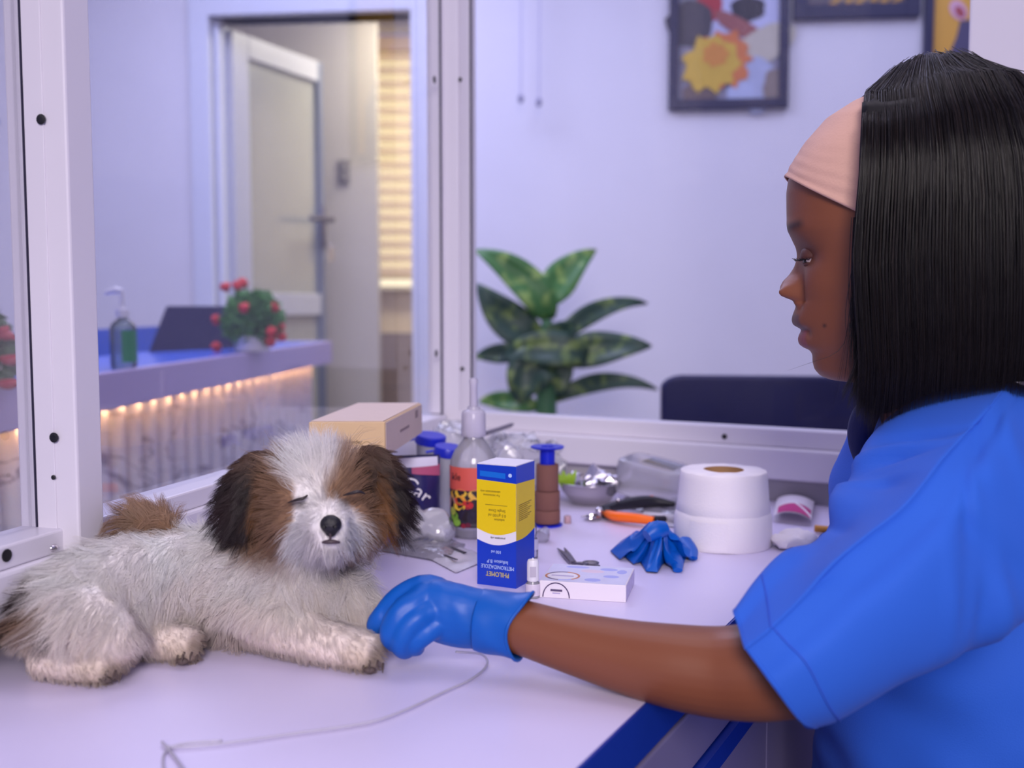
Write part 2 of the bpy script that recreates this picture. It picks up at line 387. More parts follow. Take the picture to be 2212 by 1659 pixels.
# wire crate under the window
cx0 = pw + 0.01; cz1 = P(850, 722, 5.35).z; cr_ = thing('wire_crate', 'brown wire pet crate standing below the passage window', 'crate', (cx0, 5.3, 0))
M_wire = mat('brown_wire', rgb(112, 98, 96), 0.5); M_cback = mat('crate_tray', rgb(150, 132, 124), 0.7)
MB().hexa([V((cx0, 5.55, 0.02)), V((cx0 + .7, 5.55, 0.02)), V((cx0 + .7, 5.57, 0.02)), V((cx0, 5.57, 0.02)), V((cx0, 5.55, cz1)), V((cx0 + .7, 5.55, cz1)), V((cx0 + .7, 5.57, cz1)), V((cx0, 5.57, cz1))]).build('back_panel', M_cback, cr_)
for k in range(24): MB().tube([V((cx0 + k * .03, 5.3, 0.02)), V((cx0 + k * .03, 5.3, cz1))], 0.003, 5).build('bar', M_wire, cr_)
for z in (0.02, cz1 * 0.35, cz1 * 0.7, cz1): MB().tube([V((cx0, 5.298, z)), V((cx0 + .7, 5.298, z))], 0.005, 6).build('rail', M_wire, cr_)
MB().box((cx0 + .35, 5.43, 0.01), (.7, .28, .02)).build('tray', M_cback, cr_)

# ------------------------------------------------------------------ glazed partitions
def bbox(s0, s1, o0, o1, h0, h1):
    return MB().hexa([B(s0, o0, h0), B(s1, o0, h0), B(s1, o1, h0), B(s0, o1, h0), B(s0, o0, h1), B(s1, o0, h1), B(s1, o1, h1), B(s0, o1, h1)])
def lbox(s0, s1, o0, o1, h0, h1):
    return MB().hexa([L(s0, o0, h0), L(s1, o0, h0), L(s1, o1, h0), L(s0, o1, h0), L(s0, o0, h1), L(s1, o0, h1), L(s1, o1, h1), L(s0, o1, h1)])
def sB(px):
    d = ray(px, 700); o = V((0, 0, CAMZ)); t = (CORNER - o).dot(nB) / d.dot(nB); p = o + d * t; return (p - CORNER).dot(dB)
def sL(px, off=0.0):
    d = ray(px, 700); o = V((0, 0, CAMZ)); q_ = CORNER + nL * off; t = (q_ - o).dot(nL) / d.dot(nL); p = o + d * t; return -(p - CORNER).dot(dL)
sR = sB(2078)
pb = sempty('window_2', B(0, 0, 0), 'white aluminium framed glass partition behind the table')
bbox(0.03, 1.05, -0.02, 0.012, 0.078, 0.104).build('bottom_rail', M_alu, pb, bevel=0.002)
bbox(0.02, 1.05, -0.03, 0.03, 0.034, 0.078).build('sill_rail', M_alu, pb, bevel=0.003)
bbox(0.0, 1.05, -0.03, 0.012, -0.006, 0.034).build('base_channel', mat('grey_channel', rgb(168, 164, 168), 0.4), pb)
bbox(0.05, sR + 0.02, -0.004, 0.002, 0.100, TOPH).build('pane', M_glass, pb)
bbox(0.033, 0.052, -0.012, 0.010, 0.10, TOPH).build('stile', M_alu, pb, bevel=0.002)
bbox(0.052, 0.0532, 0.004, 0.009, 0.10, TOPH).build('gasket', M_gasket, pb)
bbox(sR, sR + 0.075, -0.03, 0.03, 0.10, TOPH).build('post', M_alu, pb, bevel=0.003)
bbox(sR + 0.085, sR + 0.112, -0.02, 0.012, 0.10, TOPH).build('stile', M_alu, pb, bevel=0.003)
bbox(sR + 0.075, sR + 0.085, -0.02, 0.0, 0.10, TOPH).build('groove', mat('groove_shadow', rgb(150, 140, 180), 0.5), pb)
bbox(sR + 0.112, sR + 0.6, -0.004, 0.002, 0.10, TOPH).build('pane', M_glass, pb)
def screw(parent, c, n, r, name='screw'):
    return MB().lathe([(r * 1.0, 0.0), (r, 0.0008), (r * 0.55, 0.0012), (0.0001, 0.0012)], c, 12, n, cap=True).build(name, M_black, parent)
def onplane(px, py, p0, n):
    d = ray(px, py); o = V((0, 0, CAMZ)); t = (V(p0) - o).dot(n) / d.dot(n); return o + d * t
for px, py in ((994, 172), (999, 797)): screw(pb, onplane(px, py, B(0, 0.0105, 0), nB), nB, 0.0035)
for px, py in ((1565, 943),): screw(pb, onplane(px, py, B(0, 0.0125, 0), nB), nB, 0.004)
# corner post
cp = sempty('trim_2', CORNER + UZ * T, 'corner post where the two glass partitions meet')
MB().hexa([B(-0.012, 0.03, -0.0), B(0.033, 0.014, 0), B(0.033, -0.04, 0), B(-0.03, -0.04, 0), B(-0.012, 0.03, TOPH), B(0.033, 0.014, TOPH), B(0.033, -0.04, TOPH), B(-0.03, -0.04, TOPH)]).build('corner_post', M_alu, cp, bevel=0.002)
# left partition
pl = sempty('window_3', L(0.5, 0, 0), 'white aluminium framed glass partition behind the dog')
SEND = 1.9
lbox(0.03, SEND, -0.03, 0.012, 0.080, 0.099).build('bottom_rail', M_alu, pl, bevel=0.002)
lbox(0.0, SEND, -0.06, 0.018, 0.042, 0.080).build('sill_rail', M_alu, pl, bevel=0.003)
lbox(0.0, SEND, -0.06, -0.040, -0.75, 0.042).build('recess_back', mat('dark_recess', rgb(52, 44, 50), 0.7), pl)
sP0, sP1 = sL(213, 0.028), sL(157, 0.028)
lbox(0.02, sP0, -0.016, -0.012, 0.095, TOPH).build('pane', M_glass, pl)
sE = sL(60)
lbox(sP1, SEND, -0.016, -0.012, 0.095, TOPH).build('pane', M_glass, pl)
lbox(sP0, sP1, -0.03, 0.028, 0.080, TOPH).build('post', M_alu, pl, bevel=0.002)
lbox(sP1, sP1 + 0.0012, -0.0115, 0.007, 0.098, TOPH).build('stile', M_alu, pl, bevel=0.002)
lbox(sP1, sP1 + 0.0014, -0.0135, -0.0118, 0.098, TOPH).build('gasket', M_gasket, pl)
lbox(0.012, 0.034, -0.02, 0.006, 0.10, TOPH).build('stile', M_alu, pl, bevel=0.002)
lbox(0.034, 0.036, 0.003, 0.006, 0.10, TOPH).build('gasket', M_gasket, pl)
fce = sP1 + 0.0014
for px, py in ((90, 258), (118, 945)): screw(pl, onplane(px, py, L(fce, 0, 0), -dL) - dL * 0.0005, -dL, 0.0042)
screw(pl, onplane(117, 1031, L(fce, 0, 0), -dL) - dL * 0.0005, -dL, 0.002)
for px, py in ((938, 172), (942, 763)): screw(pl, onplane(px, py, L(0, 0.0065, 0), nL), nL, 0.006)
screw(pl, onplane(14, 1200, L(0, 0.0125, 0), nL), nL, 0.005)
MB().ell(onplane(112, 1183, L(0, 0.010, 0.082), nL), (0.005, 0.005, 0.0035)).build('bolt_head', M_steel, pl, smooth=True)

# ------------------------------------------------------------------ examination table
tA = PZ(1390, 1520); dT = V((0.46, 0.888, 0)).normalized(); rT = V((dT.y, -dT.x, 0))
def TT(s, o, z): return tA + dT * s + rT * o + UZ * (z - T)
tb = thing('examination_table', 'white-topped examination table with blue edge band and grey cabinet below', 'table', (0.0, 0.9, 0.0))
e0, e1 = -0.75, 0.822
pA, pB_ = TT(e0, 0, T), TT(e1, 0, T)
# outline: right edge, along the back partition, along the left one
o1 = B(0.0, 0.012, 0) ; o2 = L(0.02, -0.036, 0); o3 = L(1.62, -0.036, 0)
poly = [(pA.x, pA.y), (pB_.x, pB_.y), (o1.x, o1.y), (o2.x, o2.y), (o3.x, o3.y)]
MB().prism(poly, T - 0.012, T).build('table_top', M_lamin, tb)
poly2 = [TT(e0, -.002, T), TT(e1, -.002, T), B(0, -.0, 0), L(.02, -.035, 0), L(1.62, -.035, 0)]
MB().prism([(p.x, p.y) for p in poly2], T - 0.036, T - 0.0125).build('underlay', M_lamin, tb)
def tbox(s0, s1, a0, a1, z0, z1):
    return MB().hexa([TT(s0, a0, z0), TT(s1, a0, z0), TT(s1, a1, z0), TT(s0, a1, z0), TT(s0, a0, z1), TT(s1, a0, z1), TT(s1, a1, z1), TT(s0, a1, z1)])
tbox(e0, e1, 0.0, 0.002, T - 0.038, T - 0.0005).build('edge_band', M_bluetrim, tb)
tbox(e0, e1 - .02, -0.40, -0.012, 0.05, T - 0.038).build('cabinet_body', M_cab, tb)
for s0, s1 in ((e0 + .01, -0.14), (-0.1385, 0.34), (0.3415, 0.79)):
    d_ = tbox(s0, s1, -0.012, 0.006, 0.06, T - 0.115).build('door', M_cab, tb, bevel=0.002)
    tbox(s0, s1, -0.010, 0.008, T - 0.113, T - 0.094).build('trim_strip', M_bluetrim, tb)
    tbox(s0, s1, -0.012, 0.002, T - 0.092, T - 0.042).build('drawer_front', M_cab, tb, bevel=0.002)
tbox(e0, e1 - .02, -0.40, -0.04, 0.0, 0.05).build('plinth', M_black, tb)
# lower wall below the back partition
struct(bbox(0.0, 1.6, -0.03, -0.018, -0.75, -0.004).build('wall_partition_base', M_cab))
# ================================================================== reception side
CZ = 0.905; CZB = 0.834
cA, cE = PZ(221, 806, CZ), PZ(717, 737, CZ)
dC = (cE - cA).normalized(); nC = V((dC.y, -dC.x, 0))          # nC towards the table
LC = (cE - cA).length
def Cp(s, o, z): return V((cA.x, cA.y, 0)) + dC * s + nC * o + UZ * z
def cbox(s0, s1, o0, o1, z0, z1):
    return MB().hexa([Cp(s0, o0, z0), Cp(s1, o0, z0), Cp(s1, o1, z0), Cp(s0, o1, z0), Cp(s0, o0, z1), Cp(s1, o0, z1), Cp(s1, o1, z1), Cp(s0, o1, z1)])
S0 = -1.0
ct = thing('reception_counter', 'lavender reception counter with marbled fluted front lit by a warm strip', 'counter', Cp(LC / 2, -.2, 0))
M_cband = mat('lavender_gloss', rgb(188, 170, 210), 0.28, var=0.03, vscale=6)
M_ctop = mat('blue_gloss_top', rgb(70, 110, 225), 0.2, var=0.04)
cbox(S0, LC, 0, -0.02, CZB, CZ).build('fascia', M_cband, ct, bevel=0.003)
cbox(LC - 0.02, LC, -0.021, -0.34, CZB, CZ).build('end_fascia', M_cband, ct, bevel=0.003)
cbox(S0, LC - 0.021, -0.021, -0.30, CZ - 0.03, CZ - 0.001).build('ledge', M_ctop, ct)
cbox(S0, LC - 0.06, -0.075, -0.30, 0.0, CZ - 0.031).build('carcass', M_wall, ct)
cbox(S0, LC - 0.10, -0.55, -0.57, 0.70, 0.955).build('back_screen', mat('blue_panel', rgb(40, 86, 190), 0.4), ct)
cbox(S0, LC - 0.10, -0.30, -0.55, 0.70, 0.735).build('desk', M_white, ct)
def marble():
    m = mat('marble_slat', rgb(216, 214, 226), 0.3, var=0.05, vscale=5)
    nt = m.node_tree; b = nt.nodes['Principled BSDF']
    tc = nt.nodes.new('ShaderNodeTexCoord'); mp = nt.nodes.new('ShaderNodeMapping'); mp.inputs['Scale'].default_value = (1, 1, 1.6); oi = nt.nodes.new('ShaderNodeObjectInfo')
    ad = nt.nodes.new('ShaderNodeVectorMath'); nt.links.new(tc.outputs['Object'], ad.inputs[0])
    sc = nt.nodes.new('ShaderNodeVectorMath'); sc.operation = 'SCALE'; sc.inputs[3].default_value = 0.7; nt.links.new(oi.outputs['Location'], sc.inputs[0]); nt.links.new(sc.outputs[0], ad.inputs[1]); nt.links.new(ad.outputs[0], mp.inputs[0])
    n = nt.nodes.new('ShaderNodeTexNoise'); n.inputs['Scale'].default_value = 3.2; n.inputs['Detail'].default_value = 5; n.inputs['Distortion'].default_value = 1.2; nt.links.new(mp.outputs[0], n.inputs['Vector'])
    r = nt.nodes.new('ShaderNodeValToRGB'); r.color_ramp.elements[0].position = 0.485; r.color_ramp.elements[0].color = (0, 0, 0, 1); r.color_ramp.elements[1].position = 0.515; r.color_ramp.elements[1].color = (0, 0, 0, 1)
    e = r.color_ramp.elements.new(0.5); e.color = (1, 1, 1, 1); nt.links.new(n.outputs['Fac'], r.inputs[0])
    src = b.inputs['Base Color'].links[0].from_socket
    mx = nt.nodes.new('ShaderNodeMix'); mx.data_type = 'RGBA'; mx.inputs[7].default_value = rgb(136, 130, 156); nt.links.new(r.outputs[0], mx.inputs[0]); nt.links.new(src, mx.inputs[6]); nt.links.new(mx.outputs[2], b.inputs['Base Color'])
    return m
M_marble = marble()
sp = LC / 21.6
k0 = int(S0 / sp); proto = None
for k in range(k0, 22):
    s = (k + 0.25) * sp
    if s + sp * .4 > LC - .05: break
    if proto is None:
        mb = MB(); prof = []
        c = Cp(s, -0.075, 0)
        pts = [(math.cos(a) * sp * 0.36, 0.034 * math.sin(a)) for a in np.linspace(0, PI, 9)]
        mb.loft([[c + dC * x + nC * y + UZ * z for x, y in pts] for z in (0.02, CZB - 0.004)], cap=True)
        m = mb.mesh('slat', c); proto = c
        m.materials.append(M_marble); m.polygons.foreach_set('use_smooth', [True] * len(m.polygons)); m.set_sharp_from_angle(angle=0.8)
    o = bpy.data.objects.new('slat', m); COL.objects.link(o); o.parent = ct; o.location = Cp(s, -0.075, 0) - ct.location
M_led = emis('warm_led', (1.0, 0.52, 0.20, 1), 130.0)
strip_o = cbox(S0, LC - 0.06, -0.028, -0.040, CZB + 0.004, CZB + 0.007)
strip_o = strip_o.build('light_strip', M_white, ct)
for k in range(k0, 22):
    s = (k + 0.25) * sp
    if s + sp * .4 > LC - .05: break
    cbox(s - .008, s + .008, -0.030, -0.037, CZB + 0.0005, CZB + 0.004).build('led', M_led, strip_o)

# sanitiser bottle on the counter
b0 = PZ(268, 794, CZ); b0 = V((b0.x, b0.y, CZ)) 
bs = thing('sanitizer_bottle', 'clear pump bottle with green label standing behind the counter edge', 'bottle', b0)
hb = P(268, 690, b0.y).z - CZ; rb = 28 / FPX * b0.y
M_clear = clear('clear_plastic', (0.93, 0.94, 0.97), gloss=1.2, milk=0.10, milkcol=(0.8, 0.8, 0.9))
MB().lathe([(rb * .9, 0), (rb, .004), (rb, hb * .82), (rb * .8, hb * .93), (rb * .38, hb), (rb * .36, hb + .012)], b0, 20).build('bottle_body', clear('green_tinted_clear', (0.66, 0.74, 0.74), gloss=1.2, milk=0.25, milkcol=(0.5, 0.6, 0.6)), bs, smooth=True)
MB().lathe([(rb * .5, hb + .004), (rb * .5, hb + .02), (rb * .2, hb + .022), (rb * .16, hb + .055), (0.0001, hb + .056)], b0, 14).build('pump_collar', M_white, bs, smooth=True)
MB().tube([b0 + UZ * (hb + .055), b0 + V((-.012, 0, hb + .058)), b0 + V((-.034, 0, hb + .052))], [.006, .007, .004], 8).build('pump_nozzle', M_white, bs, smooth=True)
lb = MB(); lb.loft([[b0 + V((rb * 1.01 * math.cos(a), rb * 1.01 * math.sin(a), z)) for a in np.linspace(-1.35, 0.9, 12)] for z in (hb * .12, hb * .78)], closed=False)
lb.build('label', mat('green_label', rgb(40, 138, 84), 0.5), bs, smooth=True)
# laptop
lt = thing('laptop', 'open dark laptop seen from behind its lid on the reception desk', 'laptop', P(400, 790, 2.75))
Ll, Lr = P(306, 800, 2.7), P(520, 770, 3.0); Tl, Tr = P(358, 664, 2.95), P(520, 664, 3.15)
M_lap = mat('laptop_shell', rgb(34, 32, 62), 0.8, var=0.05, spec=.1)
nv = (Lr - Ll).cross(Tl - Ll).normalized() * 0.008
MB().hexa([Ll, Lr, Lr + nv, Ll + nv, Tl, Tr, Tr + nv, Tl + nv]).build('lid', M_lap, lt, bevel=0.004)
nb_ = V((-.10, .20, 0))
MB().hexa([Ll - UZ * .015, Lr - UZ * .015, Lr + nb_ - UZ * .015, Ll + nb_ - UZ * .015, Ll, Lr, Lr + nb_, Ll + nb_]).build('keyboard_base', M_lap, lt)
# flowering topiary on the counter
def leafcloud(center, rad, n, size, seed):
    r = random.Random(seed); mb = MB(); c = V(center)
    for _ in range(n):
        d = V((r.gauss(0, 1), r.gauss(0, 1), r.gauss(0, 1))).normalized()
        p = c + V((d.x * rad[0], d.y * rad[1], d.z * rad[2])) * (0.66 + 0.32 * r.random())
        u = (d * .8 + V((r.gauss(0, 1), r.gauss(0, 1), r.gauss(0, 1))) * .6).normalized(); w = u.cross(V((r.gauss(0, 1), r.gauss(0, 1), r.gauss(0, 1)))).normalized(); d = u.cross(w)
        s = size * (0.7 + 0.6 * r.random())
        mb.add([p - u * s, p - w * s * .5 + d * s * .25, p + u * s + d * s * .3, p + w * s * .5 + d * s * .25], [(0, 1, 2), (0, 2, 3)])
    mb.ell(c, [x * 0.6 for x in rad], 14, 9)
    return mb
M_lf1 = mat('topiary_leaf', rgb(92, 150, 76), 0.6, var=0.5, vscale=22); M_red = mat('red_flower', rgb(214, 60, 56), 0.6, var=0.25, vscale=60)
fy = PZ(545, 762, CZ).y + 0.06
fb = P(545, 757, fy); fb.z = CZ
tp = thing('flower_topiary', 'round green topiary with red pompom flowers at the counter end', 'plant', fb)
fc = P(545, 690, fy); fr_ = 66 / FPX * fy
o = leafcloud(fc, (fr_, fr_ * .9, 64 / FPX * fy), 1500, 0.015, 3).build('foliage', M_lf1, tp); o['kind'] = 'stuff'
MB().lathe([(.03, 0), (.045, .002), (.05, .04), (.046, .042), (0.0001, .04)], fb, 16).build('pot', M_white, tp, smooth=True)
for px, py, dy in ((487, 620, 0), (512, 618, -.02), (524, 612, .01), (528, 665, -.07), (592, 663, -.02), (605, 706, .0), (586, 716, -.05), (584, 737, -.04), (467, 691, .0), (467, 750, .0), (609, 728, .0)):
    c = P(px, py, fy + dy); rr = 12 / FPX * fy
    mb = MB(); mb.ell(c, rr * .8, 10, 7)
    for k in range(26):
        d = V((random.gauss(0, 1), random.gauss(0, 1), random.gauss(0, 1))).normalized(); mb.ell(c + d * rr * .72, rr * .34, 6, 4)
    mb.build('flower', M_red, tp, smooth=True)
# chilli plant at the left
cy = PZ(20, 842, CZ).y + 0.07
pb0 = P(-45, 845, cy); pb0.z = CZ
chp = thing('chili_plant', 'leafy green ornamental plant with red chili peppers on the counter', 'plant', pb0)
o = leafcloud(P(-52, 765, cy), (0.062, 0.055, 0.07), 900, 0.014, 5).build('foliage', mat('chili_leaf', rgb(74, 112, 70), 0.6, var=0.4, vscale=25), chp); o['kind'] = 'stuff'
MB().lathe([(.03, 0), (.042, .002), (.046, .04), (.042, .042), (0.0001, .04)], pb0, 16).build('pot', M_white, chp, smooth=True)
M_chili = mat('red_chili', rgb(176, 34, 58), 0.3, var=0.15)
for (x0, y0), (x1, y1), (x2, y2) in (((-10, 728), (15, 724), (36, 733)), ((-4, 722), (10, 715), (18, 704)), ((0, 776), (28, 778), (56, 766)), ((-5, 828), (22, 830), (50, 822))):
    MB().tube([P(x0, y0, cy - .02), P(x1, y1, cy - .03), P(x2, y2, cy - .03)], [.006, .0085, .0015], 8, res=10, ).build('chili', M_chili, chp, smooth=True)

# ================================================================== waiting side
PY = 3.25
def leafmat(name, c1, c2, sc):
    m = mat(name, c1, 0.4, var=0.2, vscale=18, spec=0.4); nt = m.node_tree; b = nt.nodes['Principled BSDF']
    at = nt.nodes.new('ShaderNodeTexCoord'); n = nt.nodes.new('ShaderNodeTexNoise'); n.inputs['Scale'].default_value = sc; n.inputs['Detail'].default_value = 3; nt.links.new(at.outputs['Object'], n.inputs['Vector'])
    r = nt.nodes.new('ShaderNodeValToRGB'); r.color_ramp.elements[0].position = 0.5; r.color_ramp.elements[1].position = 0.66; nt.links.new(n.outputs['Fac'], r.inputs[0])
    src = b.inputs['Base Color'].links[0].from_socket
    mx = nt.nodes.new('ShaderNodeMix'); mx.data_type = 'RGBA'; mx.inputs[7].default_value = c2; nt.links.new(r.outputs[0], mx.inputs[0]); nt.links.new(src, mx.inputs[6]); nt.links.new(mx.outputs[2], b.inputs['Base Color']); return m
M_lg = leafmat('dumbcane_leaf_bright', rgb(66, 116, 58), rgb(140, 170, 88), 28)
M_ld = leafmat('dumbcane_leaf_dark', rgb(46, 72, 58), rgb(112, 134, 70), 24)
base = P(1180, 1000, PY); base.z = 0
dcane = thing('dumb_cane', 'tall potted dumb cane with large variegated leaves behind the glass', 'plant', base)
MB().tube([V((base.x, PY, 0.25)), P(1180, 890, PY), P(1178, 780, PY), P(1182, 690, PY)], [.034, .032, .03, .016], 12, res=16).build('stem', mat('dumbcane_stem', rgb(62, 112, 72), 0.45, var=0.15), dcane, smooth=True)
MB().lathe([(.11, 0), (.13, .01), (.16, .28), (.165, .30), (.15, .30), (.145, .27), (0.0001, .27)], base, 24).build('pot', mat('grey_pot', rgb(120, 118, 130), 0.6), dcane, smooth=True)
def leaf(b, m, t, w, mt, dy=(0, 0, 0), fold=0.35, tilt=0.25):
    P0, P1, P2 = P(*b, PY + dy[0]), P(*m, PY + dy[1]), P(*t, PY + dy[2]); wd = w / FPX * PY / 2
    mb = MB(); n = 14; rows = []
    for i in range(n + 1):
        s = i / n; c = P0 * (1 - s) ** 2 + P1 * 2 * s * (1 - s) + P2 * s * s
        tg = ((P1 - P0) * (1 - s) + (P2 - P1) * s).normalized()
        side = tg.cross(V((0, -1, tilt))).normalized(); up = side.cross(tg)
        ww = wd * (math.sin(PI * min(1, s * 0.97 + 0.03) ** 0.75)) ** 0.8 + 0.002
        rows.append([c + side * ww * k + up * (abs(k) * fold * ww) + up * 0.006 * math.sin(9 * s + k) for k in (-1, -.5, 0, .5, 1)])
    mb.loft(rows, closed=False)
    return mb.build('leaf', mt, dcane, smooth='all', solid=0.0015)
leaf((1186, 690), (1150, 590), (1024, 540), 74, M_lg, (0, -.05, 0))
leaf((1188, 660), (1200, 590), (1288, 540), 74, M_lg, (.03, .05, .08))
leaf((1165, 735), (1090, 705), (1030, 612), 84, M_ld, (0, -.04, -.02))
leaf((1135, 765), (1080, 760), (1024, 772), 44, M_ld, (0, .02, .04))
leaf((1268, 770), (1170, 735), (1085, 772), 76, M_ld, (-.05, -.08, -.05))
leaf((1196, 745), (1290, 640), (1398, 656), 42, M_ld, (0, .02, .06))
leaf((1200, 775), (1300, 745), (1408, 748), 74, M_ld, (0, -.03, -.05))
leaf((1196, 865), (1310, 795), (1420, 842), 38, M_ld, (0, .04, .03))
leaf((1160, 880), (1090, 858), (1034, 868), 42, M_lg, (0, 0, .05))
leaf((1180, 770), (1130, 800), (1122, 872), 96, M_ld, (-.04, -.09, -.06))
leaf((1186, 770), (1220, 780), (1210, 858), 60, M_ld, (-.02, -.06, -.05))
leaf((1180, 740), (1215, 720), (1250, 695), 52, M_ld, (0, -.04, -.08))

# waiting chair
cy_ = 2.35; chx = P(1655, 812, cy_)
ch = thing('waiting_chair', 'dark navy chair with rounded backrest standing behind the glass', 'chair', V((chx.x, cy_, 0)))
M_navy = mat('navy_plastic', rgb(30, 32, 78), 0.3, var=0.1)
hw = 222 / FPX * cy_; zt_ = P(1600, 812, cy_).z
pts = [(-hw, 0.52), (hw, 0.52), (hw, zt_ - .05)] + [(hw - .05 + .05 * math.cos(a), zt_ - .05 + .05 * math.sin(a)) for a in np.linspace(0.2, 1.5, 5)] + [(-hw + .05 - .05 * math.sin(a), zt_ - .03 + .03 * math.cos(a)) for a in np.linspace(0.1, 1.5, 5)]
MB().prism(pts, 0, 0.03, lambda x, y, z: V((chx.x + x, cy_ + z - x * .12, y))).build('backrest', M_navy, ch, bevel=0.008)
MB().rbox((chx.x, cy_ + .24, 0.45), (hw * 2, .46, .04), .03).build('seat', M_navy, ch, smooth=True)
for sx in (-1, 1):
    for yy in (.04, .43): MB().tube([V((chx.x + sx * (hw - .03), cy_ + yy, 0)), V((chx.x + sx * (hw - .04), cy_ + yy, 0.44))], .013, 8).build('leg', M_steel, ch, smooth=True)
    MB().tube([V((chx.x + sx * .14, cy_ + .05, .44)), V((chx.x + sx * .14, cy_ + .035, .56))], .012, 8).build('back_support', M_steel, ch)

# framed pictures
M_fr = mat('dark_frame', rgb(44, 44, 78), 0.4, var=0.08)
def picture(label, x0, x1, yt, ybl, bw, prints, group='framed pictures on the wall'):
    c0 = onW(x0, ybl, 0.0); s0 = (c0 - W0).dot(dW); c1 = onW(x1, ybl, 0); s1 = (c1 - W0).dot(dW); z0 = c0.z; z1 = onW(x0, yt, 0).z
    w = bw / FPX * 3.9
    t = thing('framed_picture', label, 'picture', Wp((s0 + s1) / 2, .02, z0), group)
    def wb(a, b, o0, o1, za, zb): return wbox(MB(), a, b, o0, o1, za, zb)
    for a, b, za, zb in ((s0, s0 + w, z0, z1), (s1 - w, s1, z0, z1), (s0 + w, s1 - w, z0, z0 + w), (s0 + w, s1 - w, z1 - w, z1)):
        wb(a, b, 0.0, 0.03, za, zb).build('frame_bar', M_fr, t, bevel=0.002)
    prints(t, s0 + w, s1 - w, z0 + w, z1 - w, wb)
    return t
def blob(t, name, cx, cz, rx, rz, col, o, n=20, wob=0.0, rot=0.0, lobes=0, seed=1):
    r = random.Random(seed); pts = []
    for k in range(n):
        a = 2 * PI * k / n; q = 1 + wob * (r.random() - .5) + (0.13 * math.cos(lobes * a) if lobes else 0)
        x, y = rx * q * math.cos(a), rz * q * math.sin(a); pts.append((cx + x * math.cos(rot) - y * math.sin(rot), cz + x * math.sin(rot) + y * math.cos(rot)))
    MB().prism(pts, o, o + 0.0008, lambda x, y, z: Wp(x, z, y)).build(name, col, t)
PM = {}
def pm(r, g, b, var=0.12, vs=40):
    k = (r, g, b, var)
    if k not in PM: PM[k] = mat('print_%d_%d_%d' % (r, g, b), rgb(r, g, b), 0.45, var=var, vscale=vs)
    return PM[k]
def on(px, py): q_ = onW(px, py, .013); return (q_ - W0).dot(dW), q_.z
U = 3.9 / FPX
def print1(t, a, b, z0, z1, wb):
    t = wb(a, b, 0.0, 0.012, z0, z1).build('print', pm(150, 148, 166, .45, 14), t)
    for i, (px, py, rx, ry, c, rot, lob) in enumerate(((1600, 30, 95, 60, (186, 190, 220), .3, 0), (1615, 20, 36, 26, (52, 50, 64), 0, 0), (1530, 10, 26, 38, (172, 60, 70), 0, 0), (1490, 50, 50, 46, (78, 74, 84), .2, 0), (1600, 60, 60, 18, (150, 92, 92), -.5, 0),
        (1650, 100, 70, 34, (190, 184, 170), .5, 0), (1630, 180, 42, 60, (170, 178, 206), .2, 0), (1510, 205, 36, 30, (112, 96, 96), 0, 0), (1600, 205, 30, 26, (176, 186, 216), .3, 0), (1675, 190, 26, 40, (136, 124, 120), 0, 0),
        (1560, 130, 56, 56, (206, 122, 76), 0, 11), (1536, 140, 56, 56, (206, 172, 72), 0, 9), (1545, 120, 26, 24, (206, 140, 70), 0, 7))):
        s, z = on(px, py); blob(t, 'printed_flower' if i > 9 else 'printed_shape', s, z, rx * U, ry * U, pm(*c), 0.0125 + i * .0009, 28 if lob else 16, .2, rot, lob, i)
picture('dark framed picture of a yellow and orange flower', 1443, 1700, -170, 240, 20, print1)
def print2(t, a, b, z0, z1, wb):
    t = wb(a, b, 0.0, 0.012, z0, z1).build('print', pm(98, 92, 104, .5, 12), t)
    for k in range(14):
        s, z = on(1800 + 11 * k, 8 - (k * 37 % 26)); blob(t, 'printed_shape', s, z, 8 * U, 6 * U, pm(196, 150, 74), .0125 + .0002 * k, 10, .3, 0, 0, k)
picture('dark framed picture with small golden marks, hung higher in the middle', 1712, 1984, -330, 46, 28, print2)
def print3(t, a, b, z0, z1, wb):
    t = wb(a, b, 0.0, 0.012, z0, z1).build('print', pm(226, 172, 72, .04), t)
    body = [on(2030, 150), on(2050, 118), on(2066, 80), on(2074, 46), on(2110, 40), on(2160, 150), on(2160, 290), on(2005, 290), on(2010, 180)]
    MB().prism(body, 0.0125, .0135, lambda x, y, z: Wp(x, z, y)).build('printed_animal', pm(84, 80, 112), t)
    s, z = on(2070, 22); blob(t, 'printed_ear', s, z, 15 * U, 22 * U, pm(226, 178, 196), .0136, 16, 0, .6)
    s, z = on(2073, 26); blob(t, 'printed_ear', s, z, 8 * U, 13 * U, pm(176, 84, 92), .0145, 16, 0, .6)
picture('dark framed yellow picture with a grey animal and pink ear', 1986, 2200, -330, 300, 18, print3)
# pull chains of a blind
for i, (xt, xb, yb) in enumerate(((1127, 1125, 208), (1168, 1164, 216))):
    a, b = onW(xt, -200, .12), onW(xb, yb, .12)
    c = thing('pull_chain', ['left', 'right'][i] + ' of the two thin white pull chains hanging by the wall', 'chain', b, 'pull chains hanging by the wall')
    MB().tube([a, b], .005, 6).build('cord', mat('chain_white', rgb(206, 204, 222), .5), c)
    MB().ell(b - UZ * .008, (.011, .011, .016), 10, 8).build('knob', mat('chain_knob', rgb(150, 148, 172), .4), c, smooth=True)
